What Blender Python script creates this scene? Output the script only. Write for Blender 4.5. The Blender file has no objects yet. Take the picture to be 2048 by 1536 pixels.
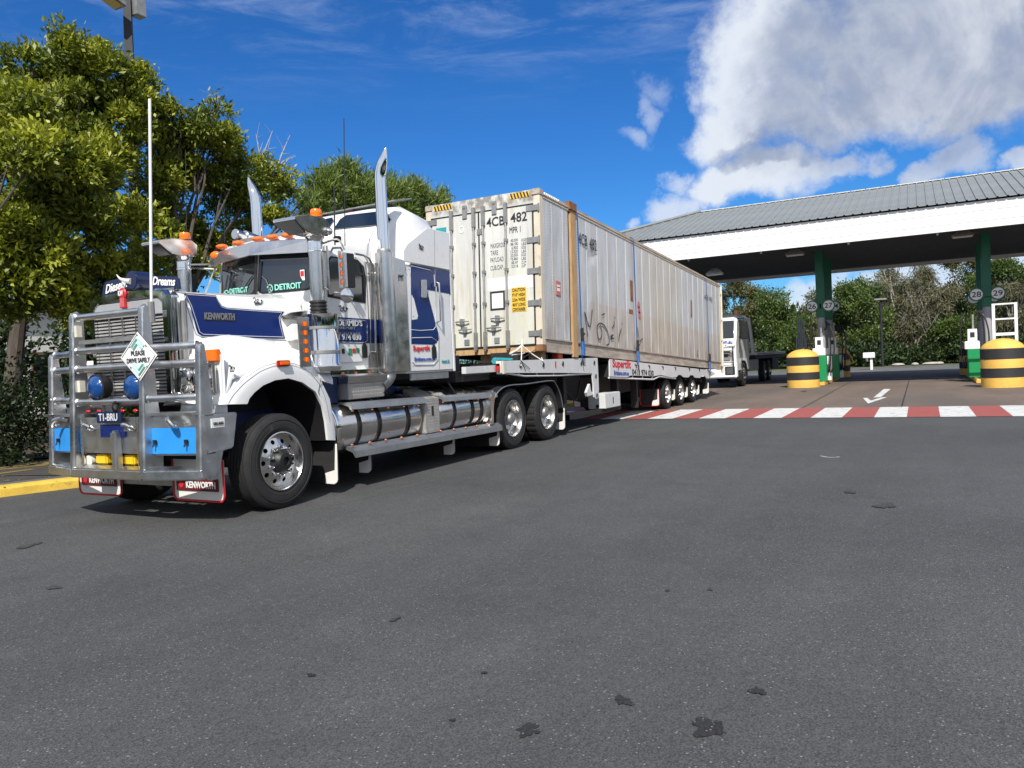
import bpy, bmesh, math, random
import numpy as np
from mathutils import Vector, Matrix
R = math.radians
random.seed(7); rng = np.random.default_rng(7)
sc = bpy.context.scene
COL = sc.collection

# ------------------------------------------------------------------ camera
# world: x runs back along the truck, y to its far side, z up; the photographer stands at x=y=0
CF, CPITCH, CROLL, CH, CYAW = 1530.93, .0272, -.0465, 1.4537, .4906
def _frame():
    cy, sy, cp, sp = math.cos(CYAW), math.sin(CYAW), math.cos(CPITCH), math.sin(CPITCH)
    F = Vector((cy*cp, sy*cp, -sp)); R0 = Vector((sy, -cy, 0)); U0 = R0.cross(F)
    r = R0*math.cos(CROLL)+U0*math.sin(CROLL); u = U0*math.cos(CROLL)-R0*math.sin(CROLL)
    return F, r, u
FW, RT, UP = _frame()
cam = bpy.data.cameras.new('camera'); camo = bpy.data.objects.new('camera', cam); COL.objects.link(camo)
m3 = Matrix((RT, UP, -FW)).transposed(); camo.matrix_world = Matrix.Translation((0, 0, CH)) @ m3.to_4x4()
cam.sensor_width = 36; cam.lens = 36*CF/2048; cam.clip_start = .05; cam.clip_end = 3000
sc.camera = camo

def pdir(px, py): return FW*CF+RT*(px-1024)+UP*(768-py)
def pp(px, py, x=None, y=None, z=None):
    """measure a point of the photograph on a known plane of the place"""
    d = pdir(px, py)
    if x is not None: t = x/d.x
    elif y is not None: t = y/d.y
    else: t = (z-CH)/d.z
    return Vector((d.x*t, d.y*t, CH+d.z*t))

# ------------------------------------------------------------------ light
SUND = Vector((.92, .38, -1.0)).normalized()
EL = math.asin(-SUND.z); ROT = math.atan2(-SUND.x, -SUND.y)
sl = bpy.data.lights.new('sun', 'SUN'); sl.energy = 4.9; sl.angle = R(.53); sl.color = (1, .955, .88)
so = bpy.data.objects.new('sun', sl); COL.objects.link(so)
so.rotation_euler = SUND.to_track_quat('-Z', 'Y').to_euler()
vs = sc.view_settings; vs.view_transform = 'Standard'; vs.look = 'None'; vs.gamma = 1; vs.use_curve_mapping = False
vs.exposure = .22

W = bpy.data.worlds.new('World'); sc.world = W; W.use_nodes = True
def world():
    nt = W.node_tree; nt.nodes.clear(); N = nt.nodes.new; L = nt.links.new
    def val(a):
        return a
    def M(op, a, b=None, c=None, clamp=False):
        n = N('ShaderNodeMath'); n.operation = op; n.use_clamp = clamp
        for i, q in enumerate((a, b, c)):
            if q is None: continue
            if isinstance(q, (int, float)): n.inputs[i].default_value = q
            else: L(q, n.inputs[i])
        return n.outputs[0]
    def noise(vec, sc_, det, rough=.55, dist=0):
        n = N('ShaderNodeTexNoise'); n.inputs['Scale'].default_value = sc_; n.inputs['Detail'].default_value = det
        n.inputs['Roughness'].default_value = rough; n.inputs['Distortion'].default_value = dist
        L(vec, n.inputs['Vector']); return n
    def mr(x, a, b, c=0., d=1., smooth=True):
        n = N('ShaderNodeMapRange'); n.interpolation_type = 'SMOOTHSTEP' if smooth else 'LINEAR'
        L(x, n.inputs[0]); n.inputs[1].default_value = a; n.inputs[2].default_value = b
        n.inputs[3].default_value = c; n.inputs[4].default_value = d; return n.outputs[0]
    def mix(f, a, b):
        n = N('ShaderNodeMix'); n.data_type = 'RGBA'
        if isinstance(f, (int, float)): n.inputs[0].default_value = f
        else: L(f, n.inputs[0])
        for i, q in ((6, a), (7, b)):
            if isinstance(q, tuple): n.inputs[i].default_value = (*q, 1)
            else: L(q, n.inputs[i])
        return n.outputs[2]
    sky = N('ShaderNodeTexSky'); sky.sky_type = 'NISHITA'; sky.sun_disc = False
    sky.sun_elevation = EL; sky.sun_rotation = ROT; sky.altitude = 0; sky.air_density = 1.0; sky.dust_density = .35; sky.ozone_density = 3.0
    tc = N('ShaderNodeTexCoord'); D = tc.outputs['Generated']
    sp = N('ShaderNodeSeparateXYZ'); L(D, sp.inputs[0])
    u = M('ARCTAN2', sp.outputs[1], sp.outputs[0]); v = M('ARCSINE', sp.outputs[2])
    cb = N('ShaderNodeCombineXYZ'); L(u, cb.inputs[0]); L(v, cb.inputs[1]); UV = cb.outputs[0]
    warp = noise(UV, 7, 6, .6); ws = N('ShaderNodeSeparateXYZ'); L(warp.outputs['Color'], ws.inputs[0])
    uw = M('ADD', u, M('MULTIPLY', M('SUBTRACT', ws.outputs[0], .5), .16))
    vw = M('ADD', v, M('MULTIPLY', M('SUBTRACT', ws.outputs[1], .5), .12))
    def blobs(lst):
        out = None
        for px, py, rx, ry, *k in lst:
            d = pdir(px, py).normalized(); a = math.atan2(d.y, d.x); e = math.asin(d.z)
            du = M('MULTIPLY', M('SUBTRACT', uw, a), CF/rx); dv = M('MULTIPLY', M('SUBTRACT', vw, e), CF/ry)
            g = M('SUBTRACT', 1, M('ADD', M('MULTIPLY', du, du), M('MULTIPLY', dv, dv)))
            if k: g = M('MULTIPLY', g, k[0])
            g = M('MAXIMUM', g, -1.0)
            out = g if out is None else M('MAXIMUM', out, g)
        return out
    n1 = noise(UV, 9, 9, .62, .3).outputs['Fac']; n2 = noise(UV, 26, 8, .6, .2).outputs['Fac']
    nn = M('ADD', M('MULTIPLY', M('SUBTRACT', n1, .5), 2.2), M('MULTIPLY', M('SUBTRACT', n2, .5), .9))
    big = blobs([(1490, 150, 105, 190), (1560, 60, 130, 120), (1780, 80, 260, 160), (1960, 60, 230, 170), (1790, 205, 210, 70),
                 (1440, 270, 85, 60), (1540, 345, 170, 55), (1430, 370, 60, 50), (1960, 185, 110, 75), (1620, 190, 80, 70)])
    small = blobs([(1690, 325, 55, 32, .8), (1840, 345, 52, 34, .8), (1930, 310, 60, 36, .8), (2045, 325, 40, 26, .8), (1330, 412, 70, 34, .7),
                   (1262, 452, 30, 18, .6), (1330, 360, 40, 24, .45),
                   (1700, 590, 140, 60, .9), (1860, 560, 90, 70, .9), (1580, 600, 70, 30, .5), (2030, 520, 80, 30, .6)])
    fb = mr(M('ADD', big, M('MULTIPLY', nn, .88)), -.18, .80)
    fs = M('MULTIPLY', mr(M('ADD', small, M('MULTIPLY', nn, .7)), -.12, .62), .8)
    # the same kind of cumulus goes on round the sky behind the photographer
    n3 = noise(D, 2.6, 8, .58, .2).outputs['Fac']
    away = mr(M('COSINE', M('SUBTRACT', u, CYAW)), .62, .2)
    lo = mr(v, .02, .12)
    fo = M('MULTIPLY', M('MULTIPLY', mr(n3, .31, .50), away), M('MULTIPLY', lo, .9))
    # cirrus veil high up
    mp = N('ShaderNodeMapping'); L(UV, mp.inputs[0]); mp.inputs['Rotation'].default_value = (0, 0, R(14)); mp.inputs['Scale'].default_value = (1.1, 5.5, 1)
    n4 = noise(mp.outputs[0], 4.5, 9, .66, .5).outputs['Fac']
    fc = M('MULTIPLY', M('MULTIPLY', mr(n4, .43, .74), mr(v, .30, .46)), .5)
    wi = blobs([(1325, 165, 40, 36), (1300, 215, 24, 50), (1262, 272, 38, 22), (1345, 400, 60, 30)])
    fw = M('MULTIPLY', mr(M('ADD', wi, M('MULTIPLY', nn, 1.1)), .0, 1.9), .6)
    cum = M('MAXIMUM', M('MAXIMUM', fb, fs), M('MAXIMUM', fo, fw))
    # shade inside the big cloud: its sunlit flank is on the left, its base and right side are grey
    gr = blobs([(1780, 130, 250, 190), (1610, 250, 80, 50), (1900, 150, 280, 170), (1700, 20, 130, 90), (1560, 300, 120, 30)])
    shade = M('MULTIPLY', mr(M('ADD', gr, M('MULTIPLY', nn, .75)), -.45, .75), .92)
    cc = mix(shade, (7.2, 7.8, 8.8), (2.9, 3.5, 4.9))
    cc = mix(mr(n2, .38, .66), cc, mix(.22, cc, (7.2, 7.6, 8.2)))
    n5 = noise(UV, 5.5, 7, .6, .6).outputs['Fac']; cc = mix(M('MULTIPLY', mr(n5, .46, .62), .5), cc, (8.0, 8.3, 8.8)); cc = mix(M('MULTIPLY', M('MULTIPLY', mr(n5, .46, .34), shade), .5), cc, (2.8, 3.5, 5.2))
    # the blue of the photograph is a deep saturated one
    hs = N('ShaderNodeHueSaturation'); hs.inputs['Saturation'].default_value = 1.22; hs.inputs['Value'].default_value = 1.0; L(sky.outputs[0], hs.inputs['Color'])
    tint = N('ShaderNodeMix'); tint.data_type = 'RGBA'; tint.blend_type = 'MULTIPLY'; tint.inputs[0].default_value = 1
    L(hs.outputs[0], tint.inputs[6]); tint.inputs[7].default_value = (.36, .76, 1.16, 1)
    c = mix(fc, tint.outputs[2], (4.2, 5.2, 7.6))
    c = mix(cum, c, cc)
    bg = N('ShaderNodeBackground'); bg.inputs['Strength'].default_value = .092; L(c, bg.inputs[0])
    o = N('ShaderNodeOutputWorld'); L(bg.outputs[0], o.inputs[0])
world()

# ------------------------------------------------------------------ materials
MT = {}
def mat(name, col, rough=.5, metal=0., var=.0, vscale=3., bump=0., bscale=60., coat=0., stretch=None, dirt=None, dirt_amt=0., dscale=2.,
        alpha=None, emit=None, transl=0., spec=.5, rvar=0.):
    m = bpy.data.materials.new(name); m.use_nodes = True; nt = m.node_tree; N = nt.nodes.new; L = nt.links.new
    b = nt.nodes['Principled BSDF']; b.inputs['Base Color'].default_value = (*col, 1); b.inputs['Roughness'].default_value = rough
    b.inputs['Metallic'].default_value = metal; b.inputs['Coat Weight'].default_value = coat; b.inputs['Coat Roughness'].default_value = .06
    b.inputs['Specular IOR Level'].default_value = spec
    tc = N('ShaderNodeTexCoord'); vec = tc.outputs['Object']
    if stretch:
        mp = N('ShaderNodeMapping'); mp.inputs['Scale'].default_value = stretch; L(vec, mp.inputs[0]); vec = mp.outputs[0]
    cur = None
    if var or rvar:
        n = N('ShaderNodeTexNoise'); n.inputs['Scale'].default_value = vscale; n.inputs['Detail'].default_value = 7; n.inputs['Roughness'].default_value = .6; L(vec, n.inputs[0])
    if var:
        r = N('ShaderNodeMapRange'); L(n.outputs[0], r.inputs[0]); r.inputs[1].default_value = .3; r.inputs[2].default_value = .7
        x = N('ShaderNodeMix'); x.data_type = 'RGBA'; L(r.outputs[0], x.inputs[0])
        x.inputs[6].default_value = (*[c*(1-var) for c in col], 1); x.inputs[7].default_value = (*[min(1, c*(1+var)) for c in col], 1); cur = x.outputs[2]
    if rvar:
        r = N('ShaderNodeMapRange'); L(n.outputs[0], r.inputs[0]); r.inputs[1].default_value = .35; r.inputs[2].default_value = .7
        r.inputs[3].default_value = max(.02, rough-rvar); r.inputs[4].default_value = min(1, rough+rvar); L(r.outputs[0], b.inputs['Roughness'])
    if dirt:
        n = N('ShaderNodeTexNoise'); n.inputs['Scale'].default_value = dscale; n.inputs['Detail'].default_value = 10; n.inputs['Roughness'].default_value = .7; L(vec, n.inputs[0])
        r = N('ShaderNodeMapRange'); L(n.outputs[0], r.inputs[0]); r.inputs[1].default_value = .66-.3*dirt_amt; r.inputs[2].default_value = .82-.2*dirt_amt
        x = N('ShaderNodeMix'); x.data_type = 'RGBA'; L(r.outputs[0], x.inputs[0])
        if cur: L(cur, x.inputs[6])
        else: x.inputs[6].default_value = (*col, 1)
        x.inputs[7].default_value = (*dirt, 1); cur = x.outputs[2]
    if cur: L(cur, b.inputs['Base Color'])
    if bump:
        n = N('ShaderNodeTexNoise'); n.inputs['Scale'].default_value = bscale; n.inputs['Detail'].default_value = 5; L(vec, n.inputs[0])
        bp = N('ShaderNodeBump'); bp.inputs['Strength'].default_value = bump; bp.inputs['Distance'].default_value = .01; L(n.outputs[0], bp.inputs['Height']); L(bp.outputs[0], b.inputs['Normal'])
    if emit: b.inputs['Emission Color'].default_value = (*emit[0], 1); b.inputs['Emission Strength'].default_value = emit[1]
    if transl:
        b.inputs['Transmission Weight'].default_value = transl
    MT[name] = m; return m
mat('white_paint', (.78, .78, .775), .30, var=.05, vscale=1.6, coat=.45, dirt=(.55, .51, .44), dirt_amt=.10, dscale=2.5, rvar=.08)
mat('blue_paint', (.002, .017, .125), .25, var=.12, vscale=1.5, coat=.3)
mat('navy_board', (.008, .016, .06), .35, coat=.3)
mat('chrome', (.80, .79, .77), .07, 1., rvar=.05, vscale=6)
mat('polished', (.70, .68, .65), .22, 1., var=.08, vscale=4, rvar=.08)
mat('aluminium', (.60, .61, .62), .36, 1., var=.10, vscale=5, bump=.05, bscale=30, rvar=.1)
mat('dull_alu', (.42, .43, .43), .42, .85, var=.15, vscale=6, dirt=(.2, .18, .15), dirt_amt=.1)
mat('satin', (.50, .50, .50), .42, .45, var=.1)
mat('amber_dim', (.50, .12, .02), .25, coat=.4)
mat('rim_alloy', (.55, .54, .52), .30, 1., rvar=.08, vscale=9, dirt=(.20, .18, .15), dirt_amt=.12, dscale=8)
mat('tread_plate', (.50, .485, .46), .34, .55, var=.15, vscale=7, dirt=(.2, .17, .13), dirt_amt=.15)
mat('rubber', (.018, .018, .018), .78, var=.3, vscale=9, bump=.15, bscale=80, dirt=(.09, .085, .075), dirt_amt=.12, dscale=5)
mat('black', (.012, .012, .013), .5)
mat('scuff', (.074, .0755, .0745), .8, var=.12, vscale=6)
mat('chassis', (.013, .015, .02), .62, var=.35, vscale=6, dirt=(.04, .035, .03), dirt_amt=.2)
mat('blue_frame', (.006, .02, .09), .45, var=.3, vscale=5)
mat('amber', (.85, .16, .01), .18, coat=.6, emit=((1, .2, .01), .06))
mat('red_lens', (.45, .01, .01), .2, coat=.5)
mat('red', (.55, .02, .03), .5, var=.1)
mat('maroon', (.13, .01, .015), .5)
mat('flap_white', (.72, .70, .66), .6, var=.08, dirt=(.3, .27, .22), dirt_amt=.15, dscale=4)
mat('blue_glass', (.003, .05, .20), .10, coat=.6, bump=.9, bscale=28)
mat('sky_blue', (.02, .25, .66), .5, var=.1, vscale=4, dirt=(.12, .35, .6), dirt_amt=.1, dscale=5)
mat('yellow_lens', (.75, .48, .02), .2, coat=.5)
mat('glass_dark', (.010, .014, .016), .04, coat=1., spec=.7)
mat('lens', (.20, .22, .22), .15, .6, bump=1., bscale=45)
mat('plastic_white', (.78, .78, .77), .45)
mat('mint', (.25, .62, .52), .5)
mat('letter_dark', (.02, .02, .025), .6)
mat('letter_blue', (.03, .08, .35), .5)
mat('letter_red', (.6, .02, .03), .5)
mat('letter_grey', (.30, .31, .33), .4, .6)
mat('letter_pale', (.55, .57, .6), .5)
mat('teal', (.02, .30, .36), .5)
mat('green_sticker', (.02, .25, .12), .5)
mat('trailer_white', (.62, .62, .62), .5, var=.08, vscale=3, dirt=(.30, .26, .21), dirt_amt=.16, dscale=3)
mat('trailer_dark', (.02, .019, .018), .7, var=.3, dirt=(.05, .035, .025), dirt_amt=.2)
mat('timber', (.32, .22, .12), .8, var=.25, stretch=(2, 12, 12))
mat('rust', (.22, .10, .045), .85, var=.4, vscale=8, bump=.4, bscale=50, dirt=(.42, .36, .28), dirt_amt=.1, dscale=6)
mat('rusty_orange', (.46, .29, .14), .75, var=.3, vscale=5, stretch=(3, 3, .6), dirt=(.16, .07, .03), dirt_amt=.35, dscale=5)
mat('galv', (.33, .33, .32), .5, .7, var=.2, vscale=8, dirt=(.2, .13, .08), dirt_amt=.1)
mat('cream_steel', (.66, .63, .53), .55, var=.1, dirt=(.3, .2, .1), dirt_amt=.2, dscale=6)
mat('blue_strap', (.03, .14, .45), .75, var=.15, vscale=20)
mat('orange_box', (.7, .1, .04), .5)
mat('fascia_white', (.80, .80, .80), .5, var=.03, vscale=1.5, stretch=(1, 1, .4), dirt=(.66, .65, .62), dirt_amt=.2, dscale=1.5)
mat('roof_grey', (.20, .215, .215), .55, .0, var=.12, vscale=1.2)
mat('roof_flash', (.62, .61, .55), .5)
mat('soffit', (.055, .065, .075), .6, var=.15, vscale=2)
mat('col_green', (.008, .13, .065), .4, var=.08)
mat('col_grey', (.34, .34, .36), .5, var=.08, dirt=(.2, .2, .2), dirt_amt=.1)
mat('bollard_yellow', (.72, .43, .085), .6, var=.09, vscale=3, bump=.1, bscale=40, dirt=(.40, .29, .12), dirt_amt=.32, dscale=4)
mat('bollard_black', (.025, .025, .027), .6, var=.2)
mat('faded_yellow', (.22, .155, .045), .8, var=.3, vscale=9)
mat('kerb_yellow', (.58, .385, .05), .75, var=.18, vscale=6, bump=.5, bscale=40, dirt=(.10, .085, .06), dirt_amt=.32, dscale=7)
mat('pump_green', (.01, .25, .08), .4)
mat('bark', (.075, .06, .048), .9, var=.35, vscale=10, bump=.6, bscale=30, stretch=(1, 1, .3))
mat('bark_pale', (.36, .33, .29), .9, var=.3, vscale=8, bump=.4, bscale=20)
mat('wall_white', (.62, .61, .58), .8, var=.06)
mat('wood_brown', (.12, .07, .04), .8, var=.2)
mat('galv_post', (.50, .51, .52), .5, .2)
mat('horn', (.7, .66, .58), .4, var=.15)

# ------------------------------------------------------------------ mesh helpers
ORG = {}
class G:
    def __init__(s): s.v = []; s.f = []
    def add(s, vs, fs):
        o = len(s.v); s.v += [tuple(v) for v in vs]; s.f += [[i+o for i in f] for f in fs]; return s
    def box(s, x0, x1, y0, y1, z0, z1):
        if x0 > x1: x0, x1 = x1, x0
        if y0 > y1: y0, y1 = y1, y0
        return s.add([(x, y, z) for x in (x0, x1) for y in (y0, y1) for z in (z0, z1)],
                     [(0, 1, 3, 2), (4, 6, 7, 5), (0, 4, 5, 1), (2, 3, 7, 6), (0, 2, 6, 4), (1, 5, 7, 3)])
    def prism(s, poly, ax, a, b):
        """poly in the plane of the other two axes (in x,y,z order), from a to b along ax"""
        def mk(p, h):
            return {'x': (h, p[0], p[1]), 'y': (p[0], h, p[1]), 'z': (p[0], p[1], h)}[ax]
        n = len(poly)
        return s.add([mk(p, a) for p in poly]+[mk(p, b) for p in poly],
                     [list(range(n)), list(range(2*n-1, n-1, -1))]+[(i, i+n, (i+1) % n+n, (i+1) % n) for i in range(n)])
    def slab(s, pts, off):
        """polygon of 3-D points thickened by the vector off"""
        n = len(pts); off = Vector(off); pts = [Vector(p) for p in pts]
        return s.add(pts+[p+off for p in pts], [list(range(n)), list(range(2*n-1, n-1, -1))]+[(i, i+n, (i+1) % n+n, (i+1) % n) for i in range(n)])
    def frame(s, d):
        d = Vector(d).normalized(); a = Vector((0, 0, 1)) if abs(d.z) < .9 else Vector((1, 0, 0))
        u = d.cross(a).normalized(); return u, d.cross(u).normalized()
    def cyl(s, a, b, r, r2=None, n=16, caps=True):
        a, b = Vector(a), Vector(b); r2 = r if r2 is None else r2; u, w = s.frame(b-a); vs = []
        for p, q in ((a, r), (b, r2)):
            for i in range(n): t = 2*math.pi*i/n; vs.append(p+u*q*math.cos(t)+w*q*math.sin(t))
        fs = [(i, (i+1) % n, (i+1) % n+n, i+n) for i in range(n)]
        if caps: fs += [list(range(n-1, -1, -1)), list(range(n, 2*n))]
        return s.add(vs, fs)
    def tube(s, pts, r, n=8, rs=None):
        pts = [Vector(p) for p in pts]; vs = []; m = len(pts); pu = None
        for k, p in enumerate(pts):
            d = (pts[min(k+1, m-1)]-pts[max(k-1, 0)]).normalized()
            if pu is None: u, w = s.frame(d)
            else:
                u = (pu-d*pu.dot(d)).normalized(); w = d.cross(u)
            pu = u; q = rs[k] if rs else r
            for i in range(n): t = 2*math.pi*i/n; vs.append(p+u*q*math.cos(t)+w*q*math.sin(t))
        fs = [(k*n+i, k*n+(i+1) % n, (k+1)*n+(i+1) % n, (k+1)*n+i) for k in range(m-1) for i in range(n)]
        fs += [list(range(n-1, -1, -1)), list(range((m-1)*n, m*n))]
        return s.add(vs, fs)
    def lathe(s, prof, o, d, n=32, close=False, mod=None, sy=1.):
        """prof [(radius, height along d)]"""
        o = Vector(o); d = Vector(d).normalized(); u, w = s.frame(d); vs = []
        for k, (r, h) in enumerate(prof):
            for i in range(n):
                t = 2*math.pi*i/n; q = r-(mod(k, i) if mod else 0)
                vs.append(o+d*h+u*q*math.cos(t)+w*q*math.sin(t)*sy)
        m = len(prof); fs = [(k*n+i, k*n+(i+1) % n, ((k+1) % m)*n+(i+1) % n, ((k+1) % m)*n+i) for k in range(m if close else m-1) for i in range(n)]
        return s.add(vs, fs)
    def loft(s, secs, cap=True, closed=True):
        n = len(secs[0]); vs = [v for q in secs for v in q]; c = n if closed else n-1
        fs = [(k*n+i, k*n+(i+1) % n, (k+1)*n+(i+1) % n, (k+1)*n+i) for k in range(len(secs)-1) for i in range(c)]
        if cap: fs += [list(range(n-1, -1, -1)), list(range((len(secs)-1)*n, len(secs)*n))]
        return s.add(vs, fs)
    def ball(s, c, rx, ry=None, rz=None, n=12, m=8):
        ry = rx if ry is None else ry; rz = rx if rz is None else rz; vs = [(c[0], c[1], c[2]-rz)]
        for j in range(1, m):
            p = math.pi*j/m-math.pi/2
            for i in range(n): t = 2*math.pi*i/n; vs.append((c[0]+rx*math.cos(p)*math.cos(t), c[1]+ry*math.cos(p)*math.sin(t), c[2]+rz*math.sin(p)))
        vs.append((c[0], c[1], c[2]+rz)); e = len(vs)-1
        fs = [(0, 1+(i+1) % n, 1+i) for i in range(n)]+[(e, e-n+i, e-n+(i+1) % n) for i in range(n)]
        fs += [(1+j*n+i, 1+j*n+(i+1) % n, 1+(j+1)*n+(i+1) % n, 1+(j+1)*n+i) for j in range(m-2) for i in range(n)]
        return s.add(vs, fs)
    def build(s, name, m, parent=None, bev=0, ang=35, seg=2, org=None, label=None):
        me = bpy.data.meshes.new(name)
        o0 = Vector(ORG.get(parent.name, (0, 0, 0))) if parent else Vector(org or (0, 0, 0))
        vs = [(v[0]-o0.x, v[1]-o0.y, v[2]-o0.z) for v in s.v]
        me.from_pydata(vs, [], s.f); me.update()
        bm = bmesh.new(); bm.from_mesh(me); bmesh.ops.recalc_face_normals(bm, faces=bm.faces)
        if bev:
            es = [e for e in bm.edges if len(e.link_faces) == 2 and e.calc_face_angle(0) > R(30)]
            try: bmesh.ops.bevel(bm, geom=es, offset=bev, segments=seg, affect='EDGES', clamp_overlap=True)
            except Exception: pass
        bm.to_mesh(me); bm.free()
        if ang: me.polygons.foreach_set('use_smooth', [True]*len(me.polygons)); me.set_sharp_from_angle(angle=R(ang))
        me.materials.append(MT[m] if isinstance(m, str) else m)
        o = bpy.data.objects.new(name, me); COL.objects.link(o)
        if parent: o.parent = parent; ORG[o.name] = ORG.get(parent.name, (0, 0, 0))
        else: o.location = o0; ORG[o.name] = tuple(o0)
        if label: o['label'] = label
        return o
def bx(name, m, parent, x0, x1, y0, y1, z0, z1, bev=0, **k): return G().box(x0, x1, y0, y1, z0, z1).build(name, m, parent, bev, **k)
def cy(name, m, parent, a, b, r, r2=None, n=16, **k): return G().cyl(a, b, r, r2, n).build(name, m, parent, **k)
def tb(name, m, parent, pts, r, n=8, **k): return G().tube(pts, r, n).build(name, m, parent, **k)
def thing(name, label, cat, loc=(0, 0, 0), group=None, rot=None):
    o = bpy.data.objects.new(name, None); COL.objects.link(o); o.location = loc; o.empty_display_size = .2
    if rot: o.rotation_euler = rot; ORG[o.name] = (0, 0, 0)
    else: ORG[o.name] = tuple(loc)
    return tag(o, label, cat, group)
def tag(o, label=None, cat=None, group=None, kind=None):
    if label: o['label'] = label
    if cat: o['category'] = cat
    if group: o['group'] = group
    if kind: o['kind'] = kind
    return o
def dup(o, parent=None, off=None):
    c = o.copy(); COL.objects.link(c); ORG[c.name] = ORG.get(o.name, (0, 0, 0))
    if parent: c.parent = parent
    if off is not None: c.location = Vector(o.location)+Vector(off)
    for ch in list(o.children): dup(ch, c)
    return c
def arc(cx, cz, r, a0, a1, n): return [(cx+r*math.cos(R(a0+(a1-a0)*i/n)), cz+r*math.sin(R(a0+(a1-a0)*i/n))) for i in range(n+1)]
def smooth(pts, n=6):
    """Catmull-Rom through the points"""
    P = [Vector(p) for p in pts]; P = [P[0]*2-P[1]]+P+[P[-1]*2-P[-2]]; out = []
    for k in range(1, len(P)-2):
        a, b, c, d = P[k-1:k+3]
        for i in range(n):
            t = i/n; out.append(.5*((2*b)+(c-a)*t+(2*a-5*b+4*c-d)*t*t+(3*b-a-3*c+d)*t**3))
    out.append(P[-2]); return out
def text(s, m, parent, at, right, up, w, h, name='lettering', depth=.004, shear=0., bold=0., fitw=True, lift=.003):
    cu = bpy.data.curves.new('t', 'FONT'); cu.body = s; cu.extrude = 0; cu.shear = shear; cu.offset = bold; cu.resolution_u = 3
    ob = bpy.data.objects.new('t', cu); COL.objects.link(ob); me = bpy.data.meshes.new_from_object(ob)
    bpy.data.objects.remove(ob); bpy.data.curves.remove(cu)
    n = len(me.vertices); co = np.zeros(n*3); me.vertices.foreach_get('co', co); co = co.reshape(-1, 3)
    mn, mx = co.min(0), co.max(0); r = np.array(Vector(right).normalized()); u = np.array(Vector(up).normalized()); nn = np.cross(r, u)
    kx = w/(mx[0]-mn[0]); ky = h/max(1e-6, mx[1]-mn[1])
    if not fitw: kx = ky
    o0 = np.array(ORG.get(parent.name, (0, 0, 0))) if parent else np.zeros(3)
    P = np.array(Vector(at))-o0+np.outer((co[:, 0]-mn[0])*kx, r)+np.outer((co[:, 1]-mn[1])*ky, u)+nn*lift
    g = G(); fs = [tuple(p.vertices) for p in me.polygons]; bpy.data.meshes.remove(me)
    m2 = bpy.data.meshes.new(name)
    bmx = bmesh.new(); vv = [bmx.verts.new(p) for p in P]
    for f in fs:
        try: bmx.faces.new([vv[i] for i in f])
        except ValueError: pass
    for f in bmx.faces: f.normal_update()
    ex = bmesh.ops.extrude_face_region(bmx, geom=list(bmx.faces))
    bmesh.ops.translate(bmx, verts=[e for e in ex['geom'] if isinstance(e, bmesh.types.BMVert)], vec=Vector(nn)*depth)
    bmx.to_mesh(m2); bmx.free(); m2.materials.append(MT[m])
    o = bpy.data.objects.new(name, m2); COL.objects.link(o)
    if parent: o.parent = parent
    ORG[o.name] = tuple(o0)
    return o
NR, NU = (1, 0, 0), (0, 0, 1)      # lettering on the truck's near side
FR = (0, -1, 0)                    # lettering that faces forward
def tside(s, m, parent, pxl, pyb, pxr, h, y, **k):
    a, b = pp(pxl, pyb, y=y), pp(pxr, pyb, y=y); return text(s, m, parent, a, NR, NU, b.x-a.x, h, **k)

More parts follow.
